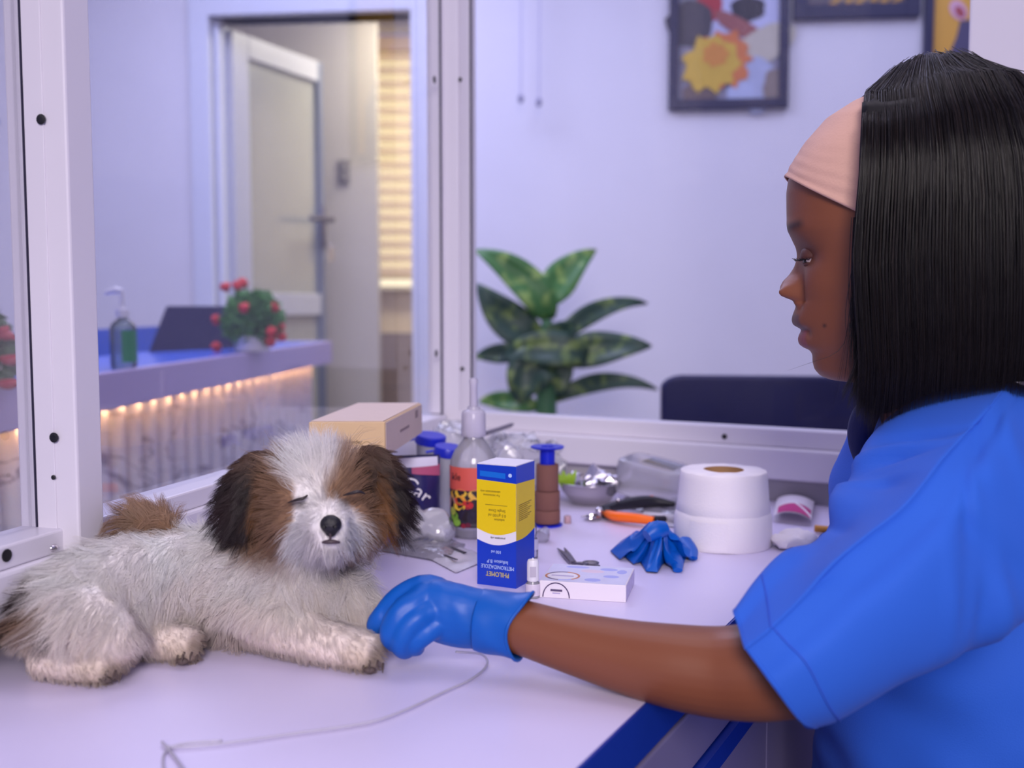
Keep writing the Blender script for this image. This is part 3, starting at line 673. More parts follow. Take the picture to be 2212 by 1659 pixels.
# ================================================================== things on the table
from mathutils import noise as NZ
def voxel_mesh(mb, size, smooth=6, fac=0.5, name='shape'):
    m = mb.mesh(name); o = bpy.data.objects.new(name, m); COL.objects.link(o)
    r = o.modifiers.new('r', 'REMESH'); r.mode = 'VOXEL'; r.voxel_size = size; r.use_smooth_shade = True
    if smooth: s = o.modifiers.new('s', 'SMOOTH'); s.factor = fac; s.iterations = smooth
    bpy.context.view_layer.update()
    n = bpy.data.meshes.new_from_object(o.evaluated_get(bpy.context.evaluated_depsgraph_get()))
    bpy.data.objects.remove(o); bpy.data.meshes.remove(m); n.name = name
    return n
def mesh_obj(name, m, mt, parent, co=None):
    """link a mesh in world space as a part of parent"""
    off = parent_loc(parent); n = len(m.vertices)
    a = np.empty(n * 3, np.float32) if co is None else np.asarray(co, np.float32).ravel().copy()
    if co is None: m.vertices.foreach_get('co', a)
    a = a.reshape(-1, 3) - np.array(off, np.float32); m.vertices.foreach_set('co', a.ravel()); m.update()
    m.materials.clear(); m.materials.append(mt); m.polygons.foreach_set('use_smooth', [True] * len(m.polygons))
    o = bpy.data.objects.new(name, m); COL.objects.link(o); o.parent = parent; return o
def coords(m):
    a = np.empty(len(m.vertices) * 3, np.float32); m.vertices.foreach_get('co', a); return a.reshape(-1, 3)
def crumple(mb, amp, sc, seed=0, zmin=None, ridge=True):
    out = []
    for p in mb.v:
        q = V(p) * sc + V((seed * 7.1, seed * 3.3, seed))
        n = NZ.noise_vector(q); n2 = NZ.noise_vector(q * 2.3)
        d = n * amp + n2 * amp * .5
        p2 = V(p) + d
        if zmin is not None: p2.z = max(p2.z, zmin)
        out.append(tuple(p2))
    mb.v = out; return mb

M_lbl = mat('print_white', rgb(235, 232, 240), .5); M_ink = mat('print_black', rgb(30, 26, 40), .5)
# --- medicine carton standing upside down
al = math.radians(25.7); wB, hB_ = 0.0437, 0.1225
C0 = PZ(1115, 1272); e1 = V((-math.cos(al), math.sin(al), 0)); e2 = V((math.sin(al), math.cos(al), 0))
mbx = thing('medicine_carton', 'tall blue and yellow medicine carton standing upside down behind the gloved hand', 'box', C0 + (e1 + e2) * wB / 2)
M_mb = mat('carton_blue', rgb(8, 58, 190), .38, var=.05); M_my = mat('carton_yellow', rgb(238, 206, 6), .4, var=.03)
mbody = MB().box(C0 + (e1 + e2) * wB / 2 + UZ * hB_ / 2, (wB, wB, hB_), -e1, e2).build('carton_body', M_mb, mbx)
MB().box(C0 + (e1 + e2) * wB / 2 + UZ * (hB_ + .0006), (wB - .001, wB - .001, .001), -e1, e2).build('top_flap', M_lbl, mbx)
def face(u, n):
    return lambda x, y, z: C0 + u * x + UZ * y + n * z
fF = face(e1, -e2); fS = face(e2, -e1)
def sag(f0, f1, dip, rev=False):
    xs = np.linspace(0.0, wB, 15)
    return [(x, hB_ * (1 - (f0 + (f1 - f0) * (x / wB) + dip * math.sin(PI * x / wB)))) for x in (xs[::-1] if rev else xs)]
MB().prism(sag(.606, .62, .045) + sag(.139, .123, 0, True), 0.0001, .0003, fF).build('white_band', M_lbl, mbx)
MB().prism(sag(.526, .53, .045) + sag(.139, .123, 0, True), 0.0003, .0005, fF).build('yellow_panel', M_my, mbx)
MB().prism(sag(.606, .56, .02) + sag(.139, .15, 0, True), 0.0001, .0003, fS).build('yellow_panel', mat('carton_yellow_side', rgb(226, 196, 20), .4, var=.03), mbx)
def ftext(s, f, size, m, x=.5, sx=1.0): return text('lettering', s, size, m, mbody, fF(wB * x, hB_ * (1 - f), .0006), e1, -UZ, .0001, sx=sx)
M_yt = mat('print_yellow', rgb(226, 208, 84), .5); M_lb = mat('print_pale_blue', rgb(190, 214, 246), .5); M_br = mat('print_brown', rgb(120, 96, 20), .5)
ftext('PHILOMET', .897, .0068, M_yt, .47, .82); ftext('METRONIDAZOLE', .838, .0055, M_lb, .47, .82); ftext('Infusion B.P', .793, .0050, M_lb, .47); ftext('100 ml', .712, .0042, M_lb, .50)
ftext('For intravenous', .247, .0032, M_br, .62, .9); ftext('administration only', .217, .0032, M_br, .65, .9)
ftext('Single Dose', .372, .0040, M_br, .48); ftext('0.5 g/100 ml', .41, .0040, M_br, .48); ftext('solution', .446, .0036, M_br, .42)
MB().prism([(wB * .22, hB_ * .675), (wB * .78, hB_ * .675), (wB * .78, hB_ * .671), (wB * .22, hB_ * .671)], .0005, .0006, fF).build('printed_line', M_br, mbx)
M_cy = mat('sticker_blue', rgb(10, 112, 214), .4)
MB().prism([(wB * .27, hB_ * .895), (wB * .92, hB_ * .905), (wB * .92, hB_ * .95), (wB * .27, hB_ * .94)], .0002, .0004, fF).build('sticker', M_cy, mbx)
MB().prism([(wB * .15 + .002 * math.cos(a), hB_ * .925 + .002 * math.sin(a)) for a in np.linspace(0, 6.1, 12)], .0002, .0004, fF).build('printed_dot', M_lb, mbx)
ftext('prescription only', .598, .0030, M_ink, .46, .8)
for k in range(9): MB().prism([(wB * .12, hB_ * (.68 - k * .016)), (wB * (.80 - .1 * (k % 3)), hB_ * (.687 - k * .016)), (wB * (.80 - .1 * (k % 3)), hB_ * (.682 - k * .016)), (wB * .12, hB_ * (.675 - k * .016))], .0004, .0005, fS).build('printed_line', M_br, mbx)

# --- kraft carton
q0 = DX(832, 1.10, .1245); kx = V((1, 0.015, 0)).normalized(); ky = V((0.10, .995, 0)).normalized(); kw, kd, kh = .079, .205, .036
kc = thing('kraft_carton', 'plain tan cardboard carton raised behind the dog, topmost of two', 'box', q0)
ql = DX(800, 1.13, 0); lowc = thing('support_carton', 'plain carton hidden under the tan one behind the dog', 'box', ql)
MB().box(ql + V((-.027, .06, .062)), (.054, .11, .1235)).build('carton_body', mat('grey_board', rgb(176, 164, 160), .7), lowc, bevel=.001)
MB().box(ql + V((-.027, .06, .1239)), (.012, .11, .0006)).build('tape', mat('tape_brown', rgb(160, 130, 92), .4), lowc)
kcen = q0 - kx * kw / 2 + ky * kd / 2
M_kraft = mat('kraft_board', rgb(218, 186, 142), .6, var=.04, vscale=60); M_kraft2 = mat('kraft_board_pale', rgb(214, 192, 176), .6, var=.04, vscale=60)
MB().hexa([q0 - kx * kw, q0, q0 + ky * kd, q0 - kx * kw + ky * kd] + [p + UZ * kh for p in (q0 - kx * kw, q0, q0 + ky * kd, q0 - kx * kw + ky * kd)]).build('carton_body', M_kraft, kc, bevel=.001)
MB().hexa([p + UZ * (kh + .0002) for p in (q0 - kx * (kw - .002) + ky * .002, q0 - kx * .002 + ky * .002, q0 + ky * (kd - .002) - kx * .002, q0 - kx * (kw - .002) + ky * (kd - .002))] + [p + UZ * (kh + .001) for p in (q0 - kx * (kw - .002) + ky * .002, q0 - kx * .002 + ky * .002, q0 + ky * (kd - .002) - kx * .002, q0 - kx * (kw - .002) + ky * (kd - .002))]).build('top_flap', M_kraft2, kc)
MB().hexa([q0 + kx * .0004 + ky * .001, q0 + kx * .001 + ky * .001, q0 + kx * .001 + ky * (kd - .001), q0 + kx * .0004 + ky * (kd - .001)] + [p + UZ * (kh - .001) for p in (q0 + kx * .0004 + ky * .001, q0 + kx * .001 + ky * .001, q0 + kx * .001 + ky * (kd - .001), q0 + kx * .0004 + ky * (kd - .001))]).build('side_flap', M_kraft2, kc)
fk = lambda x, y, z: q0 - kx * (kw - x) + UZ * y - ky * z
text('lettering', 'Pet Nail Grinder', .0060, mat('print_sepia', rgb(126, 98, 64), .6), kc, fk(kw * .45, kh * .42, .0004), kx, UZ, .0001)
for px in (.62, .76): MB().prism([(kw * px + .008 * math.cos(a), kh * .05 + .014 * math.sin(a)) for a in np.linspace(0, PI, 12)] + [(kw * px + .0075 * math.cos(a), kh * .05 + .0135 * math.sin(a)) for a in np.linspace(PI, 0, 12)], .0001, .0003, fk).build('printed_arch', mat('print_sepia2', rgb(140, 112, 76), .6), kc)
fk2 = lambda x, y, z: q0 + ky * x + UZ * y + kx * (.001 + z)
for a, b, y, h in ((.35, .6, .45, .003), (.78, .86, .62, .009)): MB().prism([(kd * a, kh * y), (kd * b, kh * y), (kd * b, kh * y + h), (kd * a, kh * y + h)], .0001, .0003, fk2).build('printed_mark', mat('print_grey', rgb(150, 128, 122), .6), kc)

# --- hand wash bottle with fruit label
hb0 = PZ(1022, 1166); hb0 = V((hb0.x, hb0.y + .028, T)); rB = .0290
hw_ = thing('pump_bottle', 'clear pump bottle with fruit label standing behind the medicine carton', 'bottle', hb0)
M_cp = clear('bottle_plastic', (0.93, 0.93, 0.97), gloss=1.6, rough=.04, milk=.40, milkcol=(.92, .90, .98))
zc = lambda py: P(1022, py, hb0.y).z - T
MB().lathe([(rB * .85, .0), (rB, .004), (rB, zc(1005)), (rB * .97, zc(990)), (rB * .82, zc(972)), (rB * .55, zc(955)), (rB * .42, zc(946)), (rB * .42, zc(940))], hb0, 32).build('bottle_body', M_cp, hw_, smooth=True)
MB().lathe([(rB * .93, .002), (rB * .95, .05), (rB * .95, zc(1010)), (0.0001, zc(1010))], hb0, 24).build('gel', clear('gel', (0.97, 0.965, 0.99), gloss=.2, milk=.04, milkcol=(.9, .88, .98)), hw_, smooth=True)
M_pump = clear('frosted_pump', (.9, .88, .97), gloss=.8, rough=.2, milk=.7, milkcol=(.84, .80, .93))
MB().lathe([(rB * .50, zc(942)), (rB * .52, zc(940)), (rB * .50, zc(893)), (rB * .44, zc(887)), (rB * .28, zc(884)), (rB * .25, zc(878)), (.0001, zc(877))], hb0, 20).build('pump_collar', M_pump, hw_, smooth=True)
MB().lathe([(rB * .17, zc(880)), (rB * .16, zc(835)), (rB * .19, zc(822)), (rB * .14, zc(817)), (.0001, zc(816))], hb0, 14).build('pump_head', M_pump, hw_, smooth=True)
MB().tube([hb0 + UZ * zc(940), hb0 + UZ * .01], .0028, 8).build('dip_tube', M_pump, hw_)
def cyl(a, z, k=1.0): return hb0 + V((rB * k * math.sin(a), -rB * k * math.cos(a), z))
def cpatch(name, a0, a1, z0, z1, mt, k, par=None):
    return MB().loft([[cyl(a, z, k) for a in np.linspace(a0, a1, 14)] for z in (z0, z1)], closed=False).build(name, mt, par or hw_, smooth='all')
lab_ = cpatch('label', -1.5, 1.2, zc(1130), zc(1003), mat('label_ground', rgb(46, 34, 44), .4, var=.3), 1.012)
cpatch('label_top', -1.5, 1.2, zc(1052), zc(1003), mat('label_coral', rgb(222, 96, 84), .4), 1.016, lab_)
def cblob(a, z, ra, rz, mt, k):
    MB().add([cyl(a + ra * math.cos(t) , z + rz * math.sin(t), k) for t in np.linspace(0, 2 * PI, 14)[:-1]], [tuple(range(13))]).build('printed_fruit', mt, lab_)
FR = [(-.9, 1062, .28, .005, (232, 178, 60)), (-.55, 1058, .3, .005, (240, 200, 70)), (-.25, 1066, .3, .005, (238, 170, 60)), (-.6, 1075, .3, .005, (214, 70, 50)), (-1.1, 1080, .3, .009, (200, 150, 140)), (-.2, 1082, .22, .005, (200, 40, 50)), (-.62, 1086, .3, .005, (244, 204, 60)), (.1, 1060, .3, .006, (236, 190, 80)),
      (-.9, 1108, .25, .006, (134, 186, 66)), (-.75, 1120, .22, .005, (150, 200, 80)), (-1.0, 1098, .2, .005, (190, 200, 90)), (-.3, 1104, .34, .010, (44, 34, 60)), (.05, 1110, .3, .01, (40, 30, 52)), (-.4, 1126, .12, .003, (150, 40, 60)), (-.2, 1124, .12, .003, (120, 30, 60))]
for i, (a, py, ra, rz, c) in enumerate(FR): cblob(a, zc(py), ra, rz, pm(*c), 1.018 + i * .0008)
text('lettering', 'kle', .0125, M_ink, lab_, cyl(-.75, zc(1024), 1.03), V((math.cos(-.75), math.sin(-.75), 0)), UZ, .0001)

# --- spool of brown bandage
sp0 = PZ(1183, 1141); sp0 = V((sp0.x, sp0.y + .018, T)); zs = lambda py: P(1180, py, sp0.y).z - T
ks = sp0.y / FPX
spl = thing('bandage_spool', 'blue plastic spool wound with brown elastic bandage', 'spool', sp0)
M_bs = mat('spool_blue', rgb(10, 34, 196), .35); M_bd = mat('brown_bandage', rgb(126, 84, 74), .85, var=.08, bump=.3, bscale=900)
rf = 37 * ks
zt5 = zs(966)
MB().lathe([(rf * .9, 0), (rf * .92, .002), (rf * .3, .003), (rf * .45, .004), (rf * .45, zt5 - .002), (rf * .9, zt5 - .0015), (rf, zt5), (rf, zt5 + .0015), (rf * .4, zt5 + .001), (rf * .36, zt5 - .012), (.0001, zt5 - .012)], sp0 , 28).build('spool_core', M_bs, spl, smooth=30)
for (y0, y1, r) in ((1136, 1100, 28), (1099, 1060, 27), (1059, 1002, 24)):
    r *= ks * 1.02; z0, z1 = max(zs(y0), .004), zs(y1)
    MB().lathe([(r * .5, z0), (r * .97, z0), (r, z0 + .001), (r, z1 - .001), (r * .97, z1), (r * .5, z1)], sp0, 24, cap=True).build('bandage_roll', M_bd, spl, smooth=30)

# --- steel bowl and its contents
bw0 = PZ(1276, 1092); bw0 = V((bw0.x, bw0.y + .02, T)); rw = 68 / FPX * bw0.y; hbw = P(1276, 1040, bw0.y).z - T
bwl = thing('steel_bowl', 'small stainless steel bowl holding crumpled foil', 'bowl', bw0)
MB().lathe([(.0001, .0), (rw * .55, .0), (rw * .66, .004), (rw * .9, hbw * .6), (rw * .97, hbw * .96), (rw * 1.03, hbw), (rw * 1.0, hbw + .001), (rw * .94, hbw * .95), (rw * .86, hbw * .6), (rw * .6, .006), (.0001, .004)], bw0, 32).build('bowl_shell', M_steel, bwl, smooth='all')
M_foil = mat('foil', rgb(216, 212, 222), .2, 1.0)
for i, (dx, dy, r, px) in enumerate(((.010, .004, .020, 0), (-.014, .010, .014, 1), (.028, -.004, .012, 2), (-.002, -.020, .013, 3))):
    mb = MB(); mb.ell(bw0 + V((dx, dy, hbw * .86 + r * .3)), (r, r * .9, r * .8), 9, 7); crumple(mb, r * .6, 120, i)
    tag(mb.build('foil_ball', M_foil, None), ['largest crumpled foil ball rising in the middle of the bowl', 'crumpled foil piece at the left inside the bowl', 'small crumpled foil piece at the right inside the bowl', 'small crumpled foil piece at the front inside the bowl'][i], 'foil', 'foil pieces in the bowl')
gl_ = MB(); g0 = bw0 + V((-rw * .8, -.012, hbw * .75))
for k in range(4):
    gl_.tube([g0 + V((k * .003, 0, 0)), g0 + V((-.008 + k * .006, -.003, .014)), g0 + V((-.012 + k * .009, -.004, .022 + .004 * (k % 2)))], [.002, .005, .001], 6, res=6, ell=((0, 1, 0), .3))
tag(gl_.build('leaf_sprig', mat('lime_green', rgb(150, 190, 50), .5), None, smooth=True), 'small lime green sprig leaning over the bowl rim', 'sprig')

# --- clear tub lying on its side
ctb = DX(1405, 1.44, .0); tubt = thing('plastic_tub', 'empty clear plastic tub leaning behind the toilet roll', 'tub', ctb)
M_tub = clear('tub_plastic', (.93, .93, .98), gloss=1.4, rough=.05, milk=.45, milkcol=(.86, .85, .97))
tx = (DX(1490, 1.40, 0.050) - DX(1345, 1.46, 0.066)); tx.normalize(); ty = V((.25, .96, .12)); ty = (ty - tx * ty.dot(tx)).normalized(); tz = tx.cross(ty)
tc_ = P(1414, 1033, 1.50)
rings = []
for t, kx_, ky_ in ((-1, .80, .80), (-.98, .9, .9), (-.88, .97, .97), (-.5, 1, 1), (.4, 1.0, 1.0), (.85, 1.04, 1.04), (.9, 1.12, 1.12), (1.0, 1.12, 1.12)):
    ring = []
    for k in range(28):
        a = 2 * PI * k / 28; c_, s_ = math.cos(a), math.sin(a); n_ = 0.5
        ring.append(tc_ + tx * (.053 * kx_ * math.copysign(abs(c_) ** n_, c_)) + ty * (.034 * ky_ * math.copysign(abs(s_) ** n_, s_)) - tz * (.024 * t))
    rings.append(ring)
mb = MB(); mb.loft(rings); mb.add(rings[0], [tuple(range(28))])
mb.build('tub_shell', M_tub, tubt, smooth=40)
cpt = tc_ + tz * .0245
MB().box(cpt + tx * .01, (.05, .03, .0008), tx, ty).build('base_panel', clear('tub_base', (.8, .84, .97), gloss=1.2, milk=.3, milkcol=(.7, .76, .95)), tubt)

# --- toilet roll
rl = PZ(1581, 1197); rl = V((rl.x + .0, rl.y + .054, T)); kr = rl.y / FPX; hR = P(1590, 1015, rl.y).z - T
roll = thing('toilet_roll', 'large white toilet paper roll standing beside the sleeve', 'toilet roll', rl)
rb1, rt1 = 106 * kr, 93 * kr
prof = [(.021, .004), (rb1 * .98, 0), (rb1, .002), (rb1 * .995, hR * .22), (rb1 * .985, hR * .40), (rb1 * .955, hR * .455), (rb1 * .95, hR * .462), (rb1 * .955, hR * .468), (rb1 * .93, hR * .6), (rt1 * 1.01, hR * .9), (rt1, hR * .985), (rt1 * .985, hR), (.0235, hR + .0005)]
mb = MB(); mb.lathe(prof, rl, 64); crumple(mb, .0007, 60, 4, T)
mb.build('paper_winding', M_paper, roll, smooth=60)
MB().lathe([(.0235, hR + .0008), (.0235, .003), (.0225, .003), (.0225, hR + .0008), (.0235, hR + .0008)], rl, 32).build('cardboard_core', mat('core_board', rgb(176, 136, 96), .8), roll, smooth=30)
mb = MB(); mb.loft([[rl + V(((rb1 * .99 - .10 * (z - 0) * .03 + .0012) * math.sin(a), -(rb1 * .985 + .0012) * math.cos(a), z)) for a in np.linspace(-.9, -.1, 12)] for z in np.linspace(.004, hR * .40, 6)], closed=False)
mb.build('loose_sheet', M_paper, roll, smooth='all')

# --- nail clipper
M_org = mat('orange_grip', rgb(255, 112, 10), .4); M_bk = mat('black_grip', rgb(16, 14, 26), .4)
nc = thing('nail_clipper', 'pet nail clipper with orange and black handles', 'clipper', PZ(1330, 1138))
pv = PZ(1300, 1122); pv.z += .008
ho1 = [pv + V((.006, 0, 0)), PZ(1330, 1130) + UZ * .009, PZ(1370, 1136) + UZ * .010, PZ(1412, 1140) + UZ * .009]
MB().tube(ho1, [.006, .0085, .0085, .007], 10, res=20, ell=((0, .4, 1), .75)).build('orange_handle', M_org, nc, smooth=True)
MB().tube([PZ(1408, 1139) + UZ * .009, PZ(1436, 1134) + UZ * .008], [.006, .004], 8).build('handle_end', M_bk, nc, smooth=True)
MB().tube([pv + V((-.004, 0, 0)), pv + V((.010, .002, 0))], [.006, .008], 8).build('orange_collar', M_bk, nc, smooth=True)
MB().tube([pv + V((.0, .004, .004)), PZ(1340, 1112) + UZ * .013, PZ(1400, 1106) + UZ * .014, PZ(1458, 1108) + UZ * .012], [.006, .0085, .0105, .004], 10, res=20, ell=((0, .4, 1), .8)).build('black_handle', M_bk, nc, smooth=True)
MB().tube([PZ(1335, 1111) + UZ * .0165, PZ(1370, 1106) + UZ * .0195, PZ(1410, 1104) + UZ * .0205], .0012, 6, res=10).build('orange_stripe', M_org, nc)
MB().lathe([(.005, -.006), (.005, .008), (.003, .010), (.0001, .010)], pv + V((-.004, -.004, 0)), 12, (0, -.5, .8), cap=True).build('pivot_bolt', M_steel, nc, smooth=True)
MB().tube([pv, pv + V((-.014, -.004, -.002)), pv + V((-.028, -.004, -.004))], [.004, .005, .001], 8, res=8, ell=((0, .4, 1), .5)).build('blade', M_steel, nc, smooth=True)
MB().tube([pv + V((0, 0, -.003)), pv + V((-.012, -.012, -.004)), pv + V((-.024, -.014, -.005))], [.003, .0045, .001], 8, res=8, ell=((0, .4, 1), .5)).build('blade', M_steel, nc, smooth=True)
MB().ell(PZ(1334, 1112) + UZ * .021 + V((0, -.006, 0)), .003).build('spring_bolt', M_steel, nc, smooth=True)

# --- syringes and packets behind the clipper
def syringe(label, a, b, r, plung, mt=None):
    a, b = V(a), V(b); d = (b - a).normalized(); l = (b - a).length
    t = thing('syringe', label, 'syringe', a, 'syringes on the table')
    MB().lathe([(.0001, 0), (r, .001), (r, l * .6), (r * .35, l * .66), (r * .3, l * .75), (.0001, l * .75)], a, 12, d).build('barrel', mt or M_cp, t, smooth=True)
    pl_ = MB().lathe([(r * .55, -l * .25), (r * .55, l * .3), (.0001, l * .3)], a, 8, d, cap=True).build('plunger', plung, t, smooth=True)
    MB().lathe([(.0001, -l * .27), (r * 1.2, -l * .27), (r * 1.2, -l * .25), (.0001, -l * .25)], a, 12, d).build('thumb_rest', plung, pl_)
    MB().lathe([(r * 1.6, 0), (r * 1.6, .0015), (r, .0015)], a, 12, d, cap=True).build('flange', mt or M_cp, t)
    return t
syringe('white syringe lying between the clipper and the toilet roll', PZ(1470, 1134) + UZ * .007, PZ(1345, 1118) + UZ * .006, .006, M_white, clear('milky_barrel', (.9, .9, .95), milk=.75, milkcol=(.86, .84, .92)))
def packet(label, corners, h, mt, seed, name='syringe_packet', extra=None, cat='packet', group=None, amp=.003):
    c = [PZ(*q_) for q_ in corners]; cen = (c[0] + c[1] + c[2] + c[3]) / 4; cen.z = T
    t = thing(name, label, cat, cen, group)
    mb = MB()
    def fn(top):
        def f(u, v):
            p = (c[0] * (1 - u) + c[1] * u) * (1 - v) + (c[3] * (1 - u) + c[2] * u) * v
            bulge = h * (math.sin(PI * u) * math.sin(PI * v)) ** .5 if top else 0
            n = NZ.noise(V((u * 5 + seed, v * 4, seed))) * amp * (math.sin(PI * u) * math.sin(PI * v)) ** .3
            return p + UZ * (.0012 + (max(.0005, bulge + n) if top else 0))
        return f
    mb.grid(fn(True), 22, 14); mb.grid(fn(False), 22, 14)
    mb.build('wrapper', mt, t, smooth='all')
    if extra: extra(t, c)
    return t
M_wrap = clear('clear_wrapper', (.93, .93, .98), gloss=1.6, rough=.10, milk=.32, milkcol=(.86, .84, .96), bump=.6, bscale=90)
M_wrapp = clear('paper_wrapper', (.9, .9, .97), gloss=.7, rough=.15, milk=.85, milkcol=(.86, .84, .94), bump=.3, bscale=80)
def ex1(t, c):
    cen = (c[0] + c[2]) / 2
    a = c[0] * .62 + c[3] * .38; b = c[1] * .62 + c[2] * .38
    d = (b - a)
    MB().tube([a + d * .02 + UZ * .009, a + d * .14 + UZ * .009], .006, 10).build('blue_cap', mat('cap_blue', rgb(60, 100, 220), .4), t, smooth=True)
    MB().tube([a + d * .14 + UZ * .008, a + d * .7 + UZ * .008], .005, 10).build('barrel', M_cp, t, smooth=True)
    for k in range(7): MB().box(a + d * (.2 + .07 * k) + UZ * .0142, (.0012, .010, .0006), d.normalized(), V((.5, 1, 0))).build('printed_mark', mat('print_slate', rgb(126, 128, 160), .5), t)
packet('clear wrapped syringe with a blue cap lying behind the dog chest', [(822, 1192), (985, 1222), (1005, 1178), (858, 1148)], .012, M_wrap, 1, extra=ex1, group='wrapped syringes')
def ex2(t, c):
    d = (c[1] - c[0]); e = (c[3] - c[0])
    for u0, u1, v, w in ((.10, .62, .62, .0045), (.40, .75, .22, .003)):
        p0, p1 = c[0] + d * u0 + e * v, c[0] + d * u1 + e * (v + .06)
        MB().tube([p0 + UZ * .0072, p1 + UZ * .0072], w * .6, 6, ell=((0, 0, 1), .25)).build('printed_bar', M_ink, t)
packet('paper backed syringe wrapper with dark printed bars beside the medicine carton', [(920, 1205), (985, 1240), (1062, 1208), (985, 1180)], .005, M_wrapp, 2, extra=ex2, group='wrapped syringes')
packet('clear needle packet with green print under the plastic tub', [(1335, 1098), (1478, 1120), (1490, 1092), (1350, 1074)], .010, M_wrap, 3, 'needle_packet', extra=lambda t, c: [MB().box(c[0] + (c[2] - c[0]) * u + UZ * .010, (.010, .003, .0012), V((1, -.2, 0)), V((.2, 1, 0))).build('printed_mark', mat('print_green', rgb(40, 120, 60), .5), t) for u in (.2, .45, .8)])
packet('white paper strip lying in front of the needle packet', [(1380, 1124), (1478, 1146), (1486, 1130), (1392, 1110)], .003, M_wrapp, 9, 'paper_strip', cat='paper')

# --- navy wipes pack in clear plastic
np0 = DX(890, 1.25, 0); wip = thing('wipes_pack', 'navy wipes pack with white script lettering next to the carton', 'pack', np0)
M_nv = mat('pack_navy', rgb(44, 40, 96), .3, var=.25, vscale=25, bump=.3, bscale=60); 
nx = V((.95, .30, 0)).normalized(); ny = V((-.30, .95, 0)).normalized()
def pk(u, v, s):
    x = (u - .5) * .082; z = v * .095; b = .022 * (math.sin(PI * u) * math.sin(PI * min(1, v * .9 + .08))) ** .45
    n = NZ.noise(V((u * 4, v * 5, s * 3.0))) * .004
    return np0 + nx * (x + .004 * v) + ny * (s * (b + n) + .03 + v * .012) + UZ * (.002 + z)
mb = MB(); mb.grid(lambda u, v: pk(u, v, -1), 18, 22); mb.grid(lambda u, v: pk(u, v, 1), 18, 22); mb.build('pack_body', M_nv, wip, smooth='all')
text('lettering', 'Car', .026, M_lbl, wip, pk(.58, .60, -1) - ny * .003, (nx * .8 - UZ * .62), (UZ * .8 + nx * .6), .0004)
mb = MB(); mb.grid(lambda u, v: pk(.52 + u * .46, .80 + v * .14 - u * .05, -1) - ny * .0012, 8, 5); mb.build('pink_print', mat('print_pink', rgb(176, 84, 120), .4), wip, smooth='all')
mb = MB(); mb.grid(lambda u, v: pk(.04 + u * .9, .88 + v * .11, -1) - ny * .0016, 8, 4); mb.build('top_seal', mat('seal_clear', rgb(214, 210, 232), .3), wip, smooth='all')
mb = MB(); mb.grid(lambda u, v: pk(.30 + u * .35, .06 + v * .22, -1) - ny * .0016, 8, 5); mb.build('red_print', mat('print_red', rgb(172, 70, 104), .4), wip, smooth='all')

# --- specimen cups with blue lids
M_cup = clear('cup_plastic', (.90, .91, .95), gloss=1.4, rough=.06, milk=.42, milkcol=(.86, .86, .95)); M_lid = mat('lid_blue', rgb(26, 40, 190), .35)
for i, (px, Y, r, h, lab) in enumerate(((930, 1.40, .0185, .098, 'clear specimen cup with blue lid nearest the tan carton'), (968, 1.36, .0165, .088, 'clear specimen cup with blue lid beside the pump bottle'))):
    c = DX(px, Y, 0); t = thing('specimen_cup', lab, 'cup', c, 'specimen cups')
    MB().lathe([(.0001, 0), (r * .85, 0), (r * .88, .002), (r, h), (r * .97, h), (r * .84, .004), (.0001, .003)], c, 20).build('cup_body', M_cup, t, smooth=30)
    ax_ = V((.12, -.12, 1)).normalized()
    MB().lathe([(.0001, .0), (r * 1.08, .0), (r * 1.12, .001), (r * 1.12, .010), (r * 1.05, .012), (.0001, .012)], c + UZ * h, 22, ax_).build('lid', M_lid, t, smooth=30)
    MB().tube([c + UZ * (h + .006) - V((r * 1.1, 0, 0)), c + UZ * (h + .004) - V((r * 1.7, 0, 0))], .004, 6, ell=((0, 0, 1), .4)).build('lid_tab', M_lid, t)

# --- crumpled clear bags
M_bag = clear('clear_bag', (.95, .95, .985), gloss=1.5, rough=.10, milk=.55, milkcol=(.92, .91, 1.0), bump=1.0, bscale=45)
def bag(label, c, r, seed, amp, name='plastic_bag'):
    mb = MB(); mb.ell(c, r, 36, 22); crumple(mb, amp, 26, seed, T + .001); crumple(mb, amp * .35, 75, seed + 1, T + .001)
    return tag(mb.build(name, M_bag, None, smooth=35), label, 'bag')
bag('crumpled clear plastic bag heaped behind the pump bottle', DX(1120, 1.53, .048), (.068, .055, .048), 3, .02)
bag('clear plastic bag bunched up against the corner post', DX(975, 1.58, .052), (.045, .04, .050), 8, .016)
bag('crumpled clear wrapper lying in front of the specimen cups', DX(918, 1.23, .022), (.036, .026, .023), 5, .010, 'plastic_wrapper')
# grey pen on the bag
a, b = P(1050, 936, 1.46), P(1110, 916, 1.50)
pn = thing('grey_pen', 'grey pen resting slanted on the clear bag', 'pen', a)
MB().tube([a, a + (b - a) * .9], .0032, 8).build('barrel', mat('pen_grey', rgb(116, 112, 128), .4), pn, smooth=True)
MB().tube([a + (b - a) * .9, b], [.0032, .001], 8).build('tip', M_steel, pn, smooth=True)

